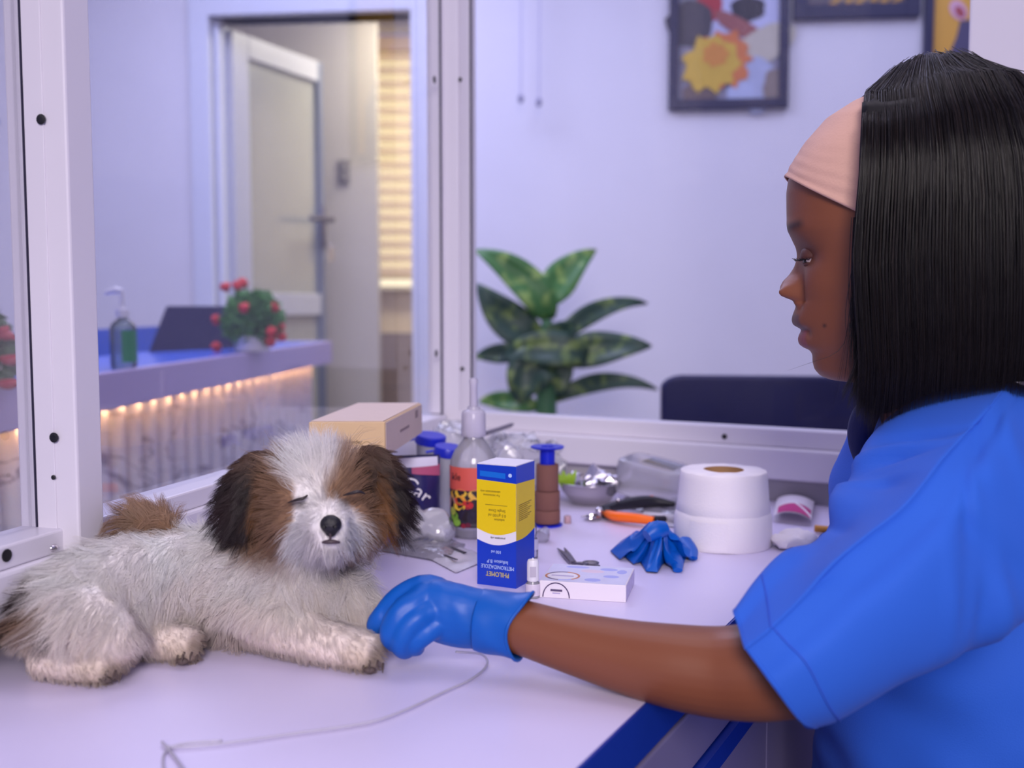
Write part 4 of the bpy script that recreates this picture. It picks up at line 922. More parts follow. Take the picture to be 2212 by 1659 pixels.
# --- crumpled blue glove on the table
M_glove = mat('nitrile_blue', rgb(0, 88, 186), .42, var=.10, vscale=18, bump=.15, bscale=120, spec=.4)
g0 = PZ(1412, 1205); gc = thing('nitrile_glove', 'crumpled blue nitrile glove lying on the table before the toilet roll', 'glove', g0)
rim = [(1318, 1194), (1338, 1212), (1350, 1206), (1368, 1222), (1384, 1218), (1396, 1238), (1420, 1240), (1432, 1222), (1444, 1214), (1454, 1232), (1472, 1236), (1480, 1212), (1488, 1202), (1500, 1214), (1503, 1201), (1484, 1196), (1462, 1172), (1436, 1154), (1400, 1146), (1360, 1160), (1342, 1172)]
rim = [PZ(*q_) for q_ in rim]; apex = P(1428, 1140, 1.135); cen_ = V((apex.x - .002, 1.135, T))
tipw = [1, .3, .8, .35, .7, .4, 1, .5, .2, .7, .9, .3, .2, .8, .9, .5, .4, .3, .3, .4, .5]
def gl_pt(rho, th):
    u = th * len(rim); k = int(u) % len(rim); f = u - int(u); g = f * f * (3 - 2 * f)
    r0 = rim[k] * (1 - f) + rim[(k + 1) % len(rim)] * f; tw = tipw[k] * (1 - g) + tipw[(k + 1) % len(rim)] * g
    xy = cen_ * (1 - rho) + r0 * rho
    lump = .62 + .38 * max(0, 1 - (abs(rho - .22) / .5)); h = (apex.z - T) * (1 - rho ** 1.5) * lump
    fold = .0095 * (tw - .5) * math.sin(PI * min(1, rho * 1.05)) + .0015 * math.sin(th * 2 * PI * 23 + 9 * rho) * math.sin(PI * rho)
    n = NZ.noise(V((xy.x * 60, xy.y * 60, 2.0))) * .012 * math.sin(PI * rho)
    return V((xy.x + n * .6, xy.y, max(T + .0012, T + .002 + h + fold + n)))
mb = MB(); NTh, NRh = 168, 26
mb.loft([[gl_pt(.015 + .985 * i / (NRh - 1), j / NTh) for j in range(NTh)] for i in range(NRh)])
mb.tube([P(1398, 1158, 1.12), P(1416, 1146, 1.125), P(1436, 1142, 1.13)], [.007, .010, .008], 12, res=10)
mb.build('glove_sheet', M_glove, gc, smooth=55, solid=.0006)
mb = MB(); mb.tube([PZ(1448, 1216) + UZ * .010, PZ(1462, 1228) + UZ * .007, PZ(1464, 1238) + UZ * .003], [.009, .007, .005], 10, res=10, ell=((0, 0, 1), .6)); mb.build('glove_finger', M_glove, gc, smooth=True)
mb = MB(); mb.tube([PZ(1478, 1190) + UZ * .012, PZ(1494, 1202) + UZ * .008, PZ(1497, 1212) + UZ * .003], [.009, .007, .005], 10, res=10, ell=((0, 0, 1), .6)); mb.build('glove_finger', M_glove, gc, smooth=True)

# --- small flat carton
c0_, c1_ = PZ(1165, 1290), PZ(1352, 1302); ux = (c1_ - c0_).normalized(); uy = V((-ux.y, ux.x, 0)); lw = (c1_ - c0_).length; ld = .068; lh = .0165
fcx = thing('flat_carton', 'small flat white carton with pale blue printed lid lying on the table', 'box', (c0_ + c1_) / 2)
fr1 = lambda x, y, z: c0_ + ux * x + UZ * y - uy * z
fr2 = lambda x, y, z: c0_ + ux * x + uy * y + UZ * (lh + z)
fr3 = lambda x, y, z: c1_ + uy * x + UZ * y + ux * z
M_ctn = mat('carton_white', rgb(238, 230, 238), .45, var=.02)
MB().box(c0_ + ux * lw / 2 + uy * ld / 2 + UZ * lh / 2, (lw, ld, lh), ux, uy).build('carton_body', M_ctn, fcx, bevel=.0006)
MB().prism([(.001, .001), (lw - .001, .001), (lw - .001, ld - .001), (.001, ld - .001)], .0001, .0003, fr2).build('printed_lid', mat('lid_print', rgb(214, 214, 240), .45, var=.10, vscale=60), fcx)
MB().prism([(.002, .001), (ld - .002, .001), (ld - .002, lh - .001), (.002, lh - .001)], .0001, .0003, fr3).build('printed_side', mat('side_print', rgb(196, 186, 220), .45, var=.35, vscale=160), fcx)
def oval(cx, cy, rx, ry, a0=0, a1=2 * PI, w=None, n=26):
    if w is None: return [(cx + rx * math.cos(a), cy + ry * math.sin(a)) for a in np.linspace(a0, a1, n)[:-1]]
    return [(cx + rx * math.cos(a), cy + ry * math.sin(a)) for a in np.linspace(a0, a1, n)] + [(cx + (rx - w) * math.cos(a), cy + (ry - w) * math.sin(a)) for a in np.linspace(a1, a0, n)]
M_pb = mat('print_brownorange', rgb(196, 128, 84), .5); M_pd = mat('print_dusk', rgb(92, 76, 112), .5); M_pbl = mat('print_periwinkle', rgb(172, 178, 236), .5)
for a0, a1, m_ in ((.2, 1.4, M_pb), (1.4, 2.7, M_pd), (2.7, 3.8, M_pb), (3.8, 4.6, M_pd), (4.6, 5.4, M_pbl), (5.4, 6.48, M_pb)): MB().prism(oval(.019, .021, .0172, .0158, a0, a1, .002), .0003, .0005, fr2).build('printed_ring', m_, fcx)
MB().prism(oval(.019, .021, .0145, .0128), .0003, .0005, fr2).build('printed_oval', M_lbl, fcx)
MB().prism([(.008, .019), (.030, .019), (.030, .0225), (.008, .0225)], .0005, .0006, fr2).build('printed_mark', mat('print_mauve', rgb(178, 166, 206), .5), fcx)
for x, y, rx, ry in ((.05, .012, .008, .006), (.045, .045, .012, .006), (.066, .028, .008, .005), (.06, .055, .009, .005), (.028, .058, .012, .004), (.074, .048, .005, .008)): MB().prism(oval(x, y, rx, ry, n=14), .0003, .0004, fr2).build('printed_shape', M_pbl if x != .045 else mat('print_blush', rgb(226, 206, 222), .5), fcx)
MB().prism(oval(.0165, .0008, .0135, .0148, 0, PI, .0011), .0001, .0004, fr1).build('printed_arch', M_pd, fcx)
MB().prism([(.011, .0068), (.0225, .0068), (.0225, .0088), (.011, .0088)], .0001, .0004, fr1).build('printed_mark', M_pd, fcx)
MB().prism([(.013, .0045), (.0205, .0045), (.0205, .0055), (.013, .0055)], .0001, .0004, fr1).build('printed_mark', mat('print_mauve2', rgb(178, 166, 206), .5), fcx)

# --- small vial, ampoule, caps, scissors
v0 = PZ(1151, 1290); v0.z = T; kv = v0.y / FPX; zv = lambda py: max(0, P(1151, py, v0.y).z - T)
vi = thing('dropper_vial', 'small clear vial with a white cap between the two cartons', 'vial', v0)
MB().lathe([(.0001, 0), (15 * kv, 0), (16 * kv, .002), (16 * kv, zv(1262)), (10 * kv, zv(1252)), (10 * kv, zv(1248))], v0, 18).build('vial_body', M_cp, vi, smooth=40)
MB().lathe([(12 * kv, zv(1254)), (13 * kv, zv(1253)), (13 * kv, zv(1214)), (11 * kv, zv(1209)), (3 * kv, zv(1208)), (.0001, zv(1204))], v0, 18).build('cap', M_white, vi, smooth=40)
MB().box(v0 + V((0, -.0005 - 13 * kv, zv(1232))), (.006, .0006, .010)).build('printed_mark', mat('print_silver', rgb(190, 184, 198), .5), vi)
MB().lathe([(15.5 * kv, .002), (16.3 * kv, .003), (16.3 * kv, .013), (15.5 * kv, .014)], v0, 18).build('label', mat('vial_label', rgb(216, 206, 222), .4), vi, smooth=40)
am0 = PZ(1154, 1205); am0 = V((am0.x, am0.y, T)); ka = am0.y / FPX
am = thing('glass_ampoule', 'thin clear glass ampoule standing behind the white capped vial', 'ampoule', am0)
za = lambda py: max(0, P(1154, py, am0.y).z - T)
M_amp = clear('ampoule_glass', (.86, .87, .93), gloss=1.8, milk=.1)
MB().lathe([(.0001, 0), (8 * ka, 0), (8.5 * ka, .002), (8.5 * ka, za(1165)), (4 * ka, za(1158)), (6 * ka, za(1150)), (5 * ka, za(1135)), (.0001, za(1130))], am0, 14).build('ampoule_glass', M_amp, am, smooth=True)
MB().lathe([(8.8 * ka, .010), (8.8 * ka, .022)], am0, 14).build('label', mat('ampoule_label', rgb(198, 196, 216), .4), am, smooth=True)
tcap = PZ(1172, 1172); mb = MB(); mb.tube([tcap + UZ * .006 + V((0, .02, 0)), tcap + UZ * .008, tcap + V((.004, .012, .012))], [.007, .009, .005], 12, res=8)
tag(mb.build('clear_dome', clear('cap_clear', (.92, .92, .98), gloss=1.2, milk=.45, milkcol=(.8, .78, .93)), None, smooth=True), 'rounded clear plastic cap lying against the medicine carton', 'cap')
pc = PZ(1226, 1130); tag(MB().lathe([(.0045, 0), (.005, .001), (.0045, .009), (.003, .010), (.0001, .010)], pc, 12, cap=True).build('pink_cap', clear('pink_plastic', (.95, .75, .75), milk=.5, milkcol=(.9, .62, .62)), None, smooth=True), 'tiny pink plastic cap left of the clipper blades', 'cap')
sc0 = PZ(1236, 1222); sct = thing('suture_scissors', 'small steel scissors with open pointed tips behind the flat carton', 'scissors', sc0)
M_dst = mat('dark_steel', rgb(120, 116, 126), .35, .9)
for dx, tipx in ((0, (1204, 1190)), (.002, (1219, 1189))):
    e = PZ(*tipx); MB().tube([sc0 + UZ * .003 + V((dx, 0, 0)), (sc0 + e) / 2 + UZ * .004, e + UZ * .003], [.003, .0028, .0006], 8, res=8).build('blade', M_dst, sct, smooth=True)
for sx in (-1, 1):
    ring = [sc0 + V((.020 + .008 * math.cos(a), -.006 + sx * .007 + .006 * math.sin(a), .003)) for a in np.linspace(0, 2 * PI, 14)]
    MB().tube([sc0 + UZ * .003] + ring, .0014, 6).build('finger_ring', M_dst, sct, smooth=True)

# --- tissue pack behind the toilet roll
tp0 = PZ(1722, 1125)
def tk(u, v, top):
    a, b, c, d = PZ(1670, 1128), PZ(1752, 1138), PZ(1760, 1092), PZ(1680, 1084)
    p = (a * (1 - u) + b * u) * (1 - v) + (d * (1 - u) + c * u) * v
    return p + UZ * (.001 + (.020 * (math.sin(PI * min(1, u * .9 + .05)) * math.sin(PI * min(1, v * .8 + .15))) ** .4 if top else 0))
tis = thing('tissue_pack', 'white tissue packet with magenta label behind the toilet roll', 'packet', tp0)
mb = MB(); mb.grid(lambda u, v: tk(u, v, 1), 18, 12); mb.grid(lambda u, v: tk(u, v, 0), 18, 12); mb.build('wrapper', mat('pack_white', rgb(232, 224, 236), .35), tis, smooth='all')
mb = MB(); mb.grid(lambda u, v: tk(.1 + u * .86, .02 + v * .26, 1) + V((0, -.001, .0006)), 12, 5); mb.build('magenta_print', mat('print_magenta', rgb(196, 10, 122), .35), tis, smooth='all')
for (u0, v0_), (u1, v1_) in (((.05, .22), (.95, .33)), ((.45, .32), (.98, .06))):
    MB().tube([tk(u0 + (u1 - u0) * k / 6, v0_ + (v1_ - v0_) * k / 6, 1) + V((0, -.0015, .001)) for k in range(7)], .0014, 6, ell=((0, -1, 1), .4)).build('white_stripe', M_lbl, tis)
mb = MB(); c = DX(1715, 1.22, .009)
mb.ell(c, (.030, .026, .010), 24, 14); crumple(mb, .007, 50, 11, T + .001)
tag(mb.build('used_tissue', M_paper, None, smooth=45), 'crumpled white tissue lying between the toilet roll and the sleeve', 'tissue')
a = PZ(1760, 1152) + UZ * .006; tag(MB().tube([a, a + V((.016, -.008, .0))], .0045, 10).build('amber_cap', mat('amber_plastic', rgb(206, 142, 50), .4), None, smooth=True), 'small amber plastic cap peeking out beside the blue sleeve', 'cap')

# --- thin clear line across the table
pts = [(985, 1408, .012), (1040, 1414, .006), (1052, 1436, .002), (1020, 1466, .002), (960, 1494, .002), (870, 1536, .002), (790, 1562, .002), (640, 1584, .002), (480, 1606, .002), (372, 1614, .002), (350, 1603, .0025), (372, 1628, .002), (400, 1668, .002), (430, 1720, .002)]
cb = MB(); cb.tube([PZ(x, y, T + h) for x, y, h in pts], .0009, 8, res=120)
M_line = clear('drip_line', (.86, .85, .92), gloss=1.0, rough=.1, milk=.7, milkcol=(.82, .78, .90))
tag(cb.build('drip_line', M_line, None, smooth='all'), 'thin clear drip tube curving across the white table top', 'tube')
cb = MB(); cb.tube([PZ(x, y, T + .0015) for x, y in ((480, 1600), (400, 1606), (362, 1620), (352, 1645), (360, 1690))], .0009, 8, res=30)
tag(cb.build('drip_line', M_line, None, smooth='all'), 'short loose end of clear tubing at the front of the table', 'tube')
# ================================================================== the puppy
def unit(a): return a / np.maximum(np.linalg.norm(a, axis=-1, keepdims=True), 1e-9)
def sample(m, n, rng):
    m.calc_loop_triangles(); nt = len(m.loop_triangles)
    tv = np.empty(nt * 3, np.int32); m.loop_triangles.foreach_get('vertices', tv); tv = tv.reshape(-1, 3)
    co = coords(m); nv = np.empty(len(m.vertices) * 3, np.float32); m.vertices.foreach_get('normal', nv); nv = nv.reshape(-1, 3)
    a, b, c = co[tv[:, 0]], co[tv[:, 1]], co[tv[:, 2]]
    ar = np.linalg.norm(np.cross(b - a, c - a), axis=1); idx = rng.choice(nt, n, p=ar / ar.sum())
    u = rng.random((n, 1)); v = rng.random((n, 1)); f = (u + v) > 1; u = np.where(f, 1 - u, u); v = np.where(f, 1 - v, v); w = 1 - u - v
    t = tv[idx]
    return co[t[:, 0]] * w + co[t[:, 1]] * u + co[t[:, 2]] * v, unit(nv[t[:, 0]] * w + nv[t[:, 1]] * u + nv[t[:, 2]] * v)
def strands(name, paths, rad, cols, mt, parent, sides=3, nrm=None):
    """paths (N,K,3): tapered strands as one mesh with a colour per strand point"""
    N, K, _ = paths.shape; paths = paths - np.array(parent_loc(parent))
    tg = np.gradient(paths, axis=1); tg = unit(tg)
    ref = unit(RNG.normal(size=(N, 1, 3))); x = unit(np.cross(tg, ref)); y = np.cross(tg, x)
    s = np.linspace(0, 1, K)[None, :, None]; taper = (1 - s ** 1.6 * 0.92)
    r = np.asarray(rad).reshape(-1, 1, 1) * taper
    ring = []
    for j in range(sides):
        a = 2 * PI * j / sides; ring.append(paths + (x * math.cos(a) + y * math.sin(a)) * r)
    v = np.stack(ring, axis=2).reshape(-1, 3)                   # (N,K,sides)
    base = np.arange(N)[:, None, None] * K * sides + np.arange(K - 1)[None, :, None] * sides
    j = np.arange(sides)[None, None, :]; jn = (j + 1) % sides
    q = np.stack([base + j, base + jn, base + sides + jn, base + sides + j], axis=-1).reshape(-1, 4)
    m = bpy.data.meshes.new(name); nf = len(q)
    m.vertices.add(len(v)); m.vertices.foreach_set('co', v.astype(np.float32).ravel())
    m.loops.add(nf * 4); m.loops.foreach_set('vertex_index', q.astype(np.int32).ravel())
    m.polygons.add(nf); m.polygons.foreach_set('loop_start', np.arange(0, nf * 4, 4, dtype=np.int32))
    m.polygons.foreach_set('use_smooth', np.ones(nf, bool)); m.update(calc_edges=True)
    cols = np.asarray(cols, np.float32)
    if cols.ndim == 2: cols = np.repeat(cols[:, None, :], K, axis=1)
    cc = np.repeat(cols[:, :, None, :], sides, axis=2).reshape(-1, 3); cc = np.hstack([cc, np.ones((len(cc), 1), np.float32)])
    at = m.color_attributes.new('col', 'FLOAT_COLOR', 'POINT'); at.data.foreach_set('color', cc.astype(np.float32).ravel())
    if nrm is not None:
        radial = np.stack([x * math.cos(2 * PI * j_ / sides) + y * math.sin(2 * PI * j_ / sides) for j_ in range(sides)], axis=2)
        nn = unit(nrm[:, None, None, :] * 1.0 + radial * .95).reshape(-1, 3)
        m.normals_split_custom_set_from_vertices(nn.astype(np.float32))
    m.materials.append(mt); o = bpy.data.objects.new(name, m); COL.objects.link(o); o.parent = parent; o['kind'] = 'stuff'; return o
def setcol(m, cols):
    cc = np.hstack([cols, np.ones((len(cols), 1))]).astype(np.float32)
    at = m.color_attributes.new('col', 'FLOAT_COLOR', 'POINT'); at.data.foreach_set('color', cc.ravel())

def furmat(name):
    m = bpy.data.materials.new(name); m.use_nodes = True; nt = m.node_tree; nt.nodes.remove(nt.nodes['Principled BSDF'])
    a = nt.nodes.new('ShaderNodeAttribute'); a.attribute_name = 'col'
    df = nt.nodes.new('ShaderNodeBsdfDiffuse'); tl = nt.nodes.new('ShaderNodeBsdfTranslucent'); gl = nt.nodes.new('ShaderNodeBsdfGlossy'); gl.inputs['Roughness'].default_value = .45
    for n in (df, tl): nt.links.new(a.outputs['Color'], n.inputs[0])
    m1 = nt.nodes.new('ShaderNodeMixShader'); m1.inputs[0].default_value = .3; nt.links.new(df.outputs[0], m1.inputs[1]); nt.links.new(tl.outputs[0], m1.inputs[2])
    m2 = nt.nodes.new('ShaderNodeMixShader'); m2.inputs[0].default_value = .04; nt.links.new(m1.outputs[0], m2.inputs[1]); nt.links.new(gl.outputs[0], m2.inputs[2])
    nt.links.new(m2.outputs[0], nt.nodes['Material Output'].inputs[0]); return m
dog = thing('puppy', 'fluffy white and brown puppy with closed eyes lying on the table', 'dog', DX(430, .88, 0))
D_ = DX
mb = MB()
mb.tube([D_(80, .805, .030), D_(110, .812, .036), D_(200, .835, .046), D_(310, .868, .049), D_(430, .89, .049), D_(560, .89, .048), D_(660, .88, .054), D_(690, .872, .07)], [.02, .032, .042, .045, .045, .046, .044, .03], 20, res=30)
mb.tube([D_(600, .895, .06), D_(650, .88, .085), D_(680, .868, .115)], [.042, .038, .034], 16, res=10)        # neck
mb.ell(D_(684, .862, .122), (.041, .040, .040), 20, 14)                                                      # skull
mb.ell(D_(640, .845, .110), (.022, .020, .020)); mb.ell(D_(748, .845, .110), (.022, .020, .020))             # cheeks
mb.tube([D_(695, .84, .114), D_(708, .818, .113), D_(712, .802, .1125)], [.024, .0185, .0125], 14, res=8)     # muzzle
mb.ell(D_(712, .812, .101), (.013, .012, .009))                                                              # chin
# legs
mb.tube([D_(150, .812, .040), D_(185, .80, .036), D_(240, .79, .028), D_(225, .785, .018)], [.034, .033, .022, .016], 14, res=12)
mb.tube([D_(85, .795, .016), D_(140, .785, .015), D_(195, .779, .014), D_(238, .776, .0135)], [.016, .015, .0135, .0125], 12, res=12)
mb.tube([D_(90, .80, .020), D_(105, .805, .035)], [.018, .024], 12)
mb.tube([D_(240, .835, .026), D_(310, .835, .018), D_(370, .828, .015), D_(420, .822, .0145)], [.024, .017, .0145, .0135], 12, res=12)
mb.tube([D_(520, .875, .040), D_(570, .852, .029), D_(650, .83, .0215), D_(735, .815, .017), D_(812, .803, .0145)], [.032, .026, .0195, .0160, .0150], 14, res=16)
mb.tube([D_(720, .875, .042), D_(770, .868, .028), D_(815, .862, .018)], [.028, .020, .015], 12, res=10)
dm = voxel_mesh(mb, .0032, 6, .5, 'body')
NOSE = np.array(D_(713, .795, .1165)); HC = np.array(D_(684, .862, .122))
WHITE = np.array(rgb(253, 248, 247)[:3]); CREAM = np.array(rgb(246, 224, 208)[:3]); BROWN = np.array(rgb(160, 126, 100)[:3]); DARK = np.array(rgb(48, 33, 34)[:3]); TAN = np.array(rgb(190, 150, 112)[:3])
def ramp(x, a, b): return np.clip((x - a) / (b - a), 0, 1)
def dogcol(p):
    n = len(p); c = np.tile(WHITE, (n, 1))
    low = ramp(T + .075 - p[:, 2], 0, .06)[:, None]; c = c * (1 - .65 * low) + CREAM * .65 * low           # creamier towards the bottom
    nz = np.array([NZ.noise(V(q) * 38) for q in p])[:, None]
    c = c * (1 + .06 * nz)
    ell = lambda ctr, r: np.sqrt((((p - np.array(ctr)) / np.array(r)) ** 2).sum(1))
    def mixin(col, w): nonlocal c; w = np.clip(w, 0, 1)[:, None]; c = c * (1 - w) + np.array(col) * w
    # paws
    for pw in (D_(225, .782, .010), D_(410, .824, .010), D_(800, .805, .010)): mixin(rgb(196, 176, 148)[:3], ramp(-ell(pw, (.030, .03, .02)), -1.0, -.4) * .7)
    # head masks
    head = ramp(-ell(HC, (.085, .075, .075)), -1.0, -.85)
    dx = p[:, 0] - HC[0] - (p[:, 1] - HC[1]) * -.10; dz = p[:, 2] - HC[2]
    blaze = .011 + .24 * np.maximum(0, dz - .004) + .012 * nz[:, 0]
    side = ramp(np.abs(dx + .001), blaze, blaze + .007)
    muz = ramp(ell(D_(712, .81, .108), (.030, .030, .026)), .85, 1.1)
    top = ramp(dz, -.054, -.034)
    mixin(BROWN, head * side * muz * top * (1 - .35 * ramp(dz, .022, .042)))
    for ex, ey in ((643, .823), (762, .823)): mixin(DARK * 1.4, ramp(-ell(D_(ex, ey, .1275), (.014, .02, .006)), -1.0, -.3) * .75 * head)
    mixin(TAN, head * side * muz * ramp(dz, .012, .03) * .35)
    # rump patch and back patch
    mixin(DARK * 1.3, ramp(-ell(D_(50, .80, .052), (.026, .04, .024)), -1, -.6)); mixin(BROWN, ramp(-ell(D_(85, .785, .046), (.018, .03, .016)), -1, -.5) * .8)
    mixin(DARK * 1.5, ramp(-ell(D_(100, .775, .034), (.008, .02, .010)), -1, -.4) * .8)
    mixin(BROWN, ramp(-ell(D_(345, .885, .098), (.025, .03, .010)), -1, -.4) * .7)
    return np.clip(c, 0.005, .97)
setcol(dm, dogcol(coords(dm).astype(float)) * .95)
M_skin = attrmat('puppy_skin', 'col', .8, .1); M_fur = furmat('puppy_fur')
body = mesh_obj('body', dm, M_skin, dog)
def fur(name, m, n_guides, kids, lenfn, combfn, colfn, radius=.00016, spread=.0055, parent=None, clump=.55, K=4, seed=1, floor=True, wave=.12, mask=None, jit=.22):
    rng = np.random.default_rng(seed)
    co0 = coords(m).copy(); off = np.array(parent_loc(parent))
    g, gn = sample(m, n_guides * (6 if mask else 1), rng); g = g + off
    if mask:
        w_ = mask(g) > rng.random(len(g)); g, gn = g[w_][:n_guides], gn[w_][:n_guides]; n_guides = len(g)
    def grow(p, n, jit):
        L_ = lenfn(p) * (0.75 + .5 * rng.random(len(p))); c = combfn(p, n)
        d = unit(n * .55 + c + rng.normal(size=p.shape) * jit)
        s = np.linspace(0, 1, K)[None, :, None]
        pth = p[:, None, :] + L_[:, None, None] * (n[:, None, :] * .45 * (s - .5 * s * s) + d[:, None, :] * .75 * s ** 1.15)
        pth[:, :, 2] -= (L_[:, None] * .22 * s[:, :, 0] ** 2)
        wv = unit(rng.normal(size=p.shape)); pth += wv[:, None, :] * (L_[:, None, None] * wave * np.sin(s * 3.0) * s)
        return pth
    gp = grow(g, gn, jit)
    allp = []
    gi = np.repeat(np.arange(n_guides), kids); N = len(gi)
    k, kn = sample(m, N * (6 if mask else 1), rng); k = k + off
    if mask: w_ = mask(k) > rng.random(len(k)); k, kn = k[w_][:N], kn[w_][:N]; N = len(k)
    # nearest guide for every strand (coarse hash)
    from mathutils.kdtree import KDTree
    kd = KDTree(n_guides)
    for i in range(n_guides): kd.insert(g[i], i)
    kd.balance(); near = np.array([kd.find(q)[1] for q in k])
    kp = grow(k, kn, .16)
    s = np.linspace(0, 1, K)[None, :, None]; w = clump * s ** 1.2
    tgt = gp[near] + (k - g[near])[:, None, :] * (1 - s * .75)
    kp = kp * (1 - w) + tgt * w
    if floor: kp[:, :, 2] = np.maximum(kp[:, :, 2], T + .0008)
    c = colfn(k); gv = (.80 + .28 * rng.random(len(g)))[near]; c = c * (0.84 + .26 * rng.random((N, 1))) * gv[:, None] ** .6
    return strands(name, kp, radius * (0.7 + .6 * rng.random(N)), c, M_fur, parent, nrm=kn)
def doglen(p):
    d = np.linalg.norm((p - HC) / np.array([.06, .06, .055]), axis=1); L_ = np.full(len(p), .0190)
    headw = ramp(-d, -1.15, -.8); L_ = L_ * (1 - headw) + .0175 * headw
    topw = headw * ramp(p[:, 2] - HC[2], .012, .035); L_ = L_ * (1 - topw) + .030 * topw
    mz = ramp(-np.linalg.norm(p - NOSE, axis=1), -.034, -.016); L_ = L_ * (1 - mz) + .0045 * mz
    for e in (D_(643, .822, .127), D_(760, .822, .129)):
        w = ramp(-np.linalg.norm(p - np.array(e), axis=1), -.020, -.011); L_ = L_ * (1 - w) + .004 * w
    paw = ramp(T + .036 - p[:, 2], 0, .012) * (p[:, 1] < .845); L_ = L_ * (1 - .66 * paw)
    chest = ramp(-np.linalg.norm((p - np.array(D_(690, .865, .06))) / np.array([.06, .05, .05]), axis=1), -1.1, -.5) * (1 - headw); L_ += .008 * chest
    rump = ramp(D_(150, .81, 0).x - p[:, 0], 0, .03) * ramp(p[:, 2], T + .035, T + .05); L_ += .010 * rump
    return L_
def dogcomb(p, n):
    d = np.linalg.norm((p - HC) / np.array([.06, .06, .055]), axis=1); hw = ramp(-d, -1.15, -.8)[:, None]
    rad_ = p - NOSE; rad_[:, 1] *= .35; rad_ = unit(rad_)
    head = rad_ * 1.0 + np.array([0, -.1, .05])
    body_ = np.tile(np.array([-.45, -.15, -.75]), (len(p), 1))
    chest = ramp(p[:, 0], D_(560, .88, 0).x, D_(680, .88, 0).x)[:, None]; body_ = body_ * (1 - chest) + np.array([.15, -.25, -.95]) * chest
    leg = (ramp(T + .040 - p[:, 2], 0, .02) * (p[:, 1] < .85))[:, None]; body_ = body_ * (1 - leg) + np.array([.75, -.25, -.25]) * leg
    return head * hw + body_ * (1 - hw)
fur('fur', body.data, 3000, 21, doglen, dogcomb, dogcol, parent=dog, seed=5)
topmask = lambda p: ramp(-np.sqrt((((p - HC) / np.array([.06, .055, .06])) ** 2).sum(1)), -1.15, -.9) * ramp(p[:, 2] - HC[2], .010, .026)
fur('topknot_fur', body.data, 120, 26, lambda p: .034 + .012 * np.sin(p[:, 0] * 400), lambda p, n: unit((p - NOSE) * np.array([1.0, .25, 1.0])) * 1.1 + np.array([0, -.05, .25]), dogcol, parent=dog, seed=9, clump=.8, mask=topmask, jit=.45, wave=.2)
wisp = lambda p: (1 - ramp(-np.sqrt((((p - HC) / np.array([.06, .06, .055])) ** 2).sum(1)), -1.15, -.8)) * ramp(p[:, 2], T + .035, T + .05) * .8
fur('outer_coat', body.data, 520, 20, lambda p: doglen(p) * 1.5, dogcomb, dogcol, parent=dog, seed=15, clump=.85, mask=wisp, jit=.7, wave=.18)
cheek = lambda p: ramp(-np.sqrt((((p - np.array(D_(708, .815, .098))) / np.array([.040, .03, .022])) ** 2).sum(1)), -1.1, -.7) * ramp(np.linalg.norm(p - NOSE, axis=1), .014, .022)
fur('whiskers', body.data, 90, 22, lambda p: np.full(len(p), .021), lambda p, n: unit((p - NOSE) * np.array([1.0, .2, 1.0])) + np.array([0, -.15, -.25]), dogcol, parent=dog, seed=19, clump=.8, mask=cheek, jit=.35, wave=.15)
# ears
M_ear = attrmat('ear_skin', 'col', .8, .1)
def ear(pts, rads, seed, golden):
    mb = MB(); mb.tube(pts, rads, 14, res=14, ell=((.25 if golden > 0 else -.25, -1, 0), .45)); m = voxel_mesh(mb, .0022, 4, .5, 'ear')
    g_in = np.array(D_(*golden_pt[seed]))
    def col(p):
        nzz = np.array([NZ.noise(V(q) * 60) for q in p])[:, None]
        c = np.tile(DARK, (len(p), 1)) * (1 + .5 * nzz)
        w = ramp(-np.sqrt((((p - g_in) / np.array([.010, .04, .040])) ** 2).sum(1)) + .25 * nzz[:, 0], -1.0, -.3)[:, None]
        c = c * (1 - w) + np.array(rgb(170, 112, 54)[:3]) * w
        t = ramp(p[:, 2], T + .142, T + .158)[:, None]; c = c * (1 - .5 * t) + np.array(rgb(140, 108, 88)[:3]) * .5 * t
        return np.clip(c, .004, .9)
    setcol(m, col(coords(m).astype(float)))
    o = mesh_obj('ear', m, M_ear, dog)
    sgn = golden
    f = fur('ear_fur', o.data, 340, 26, lambda p: .016 + .30 * np.clip(T + .150 - p[:, 2], 0, .08), lambda p, n: np.tile(np.array([sgn * .75, -.10, -.75]), (len(p), 1)), col, parent=o, seed=seed + 20, spread=.004, clump=.72, floor=True, wave=.10, jit=.40)
    return o
golden_pt = {1: (572, .850, .115), 2: (812, .852, .118)}
ear([D_(600, .868, .152), D_(560, .866, .146), D_(532, .862, .125), D_(528, .858, .104)], [.012, .015, .0165, .009], 1, -1)
ear([D_(772, .872, .157), D_(806, .870, .149), D_(826, .866, .127), D_(830, .862, .108)], [.012, .014, .0150, .008], 2, 1)
# tail
mb = MB(); mb.tube([D_(368, .895, .086), D_(345, .89, .092), D_(315, .885, .097), D_(280, .878, .100)], [.012, .012, .010, .006], 10, res=10); tm = voxel_mesh(mb, .0025, 3, .5, 'tail')
def tcol(p):
    w = ramp(p[:, 2], T + .082, T + .092)[:, None]; nzz = np.array([NZ.noise(V(q) * 70) for q in p])[:, None]
    return np.clip(WHITE * (1 - w) + np.array(rgb(176, 142, 116)[:3]) * w * (1 + .4 * nzz), .01, .9)
setcol(tm, tcol(coords(tm).astype(float))); to = mesh_obj('tail', tm, M_ear, dog)
fur('tail_fur', to.data, 150, 34, lambda p: np.full(len(p), .030), lambda p, n: np.tile(np.array([-.8, -.1, .28]), (len(p), 1)), tcol, parent=to, seed=41, clump=.75, jit=.5, wave=.2)
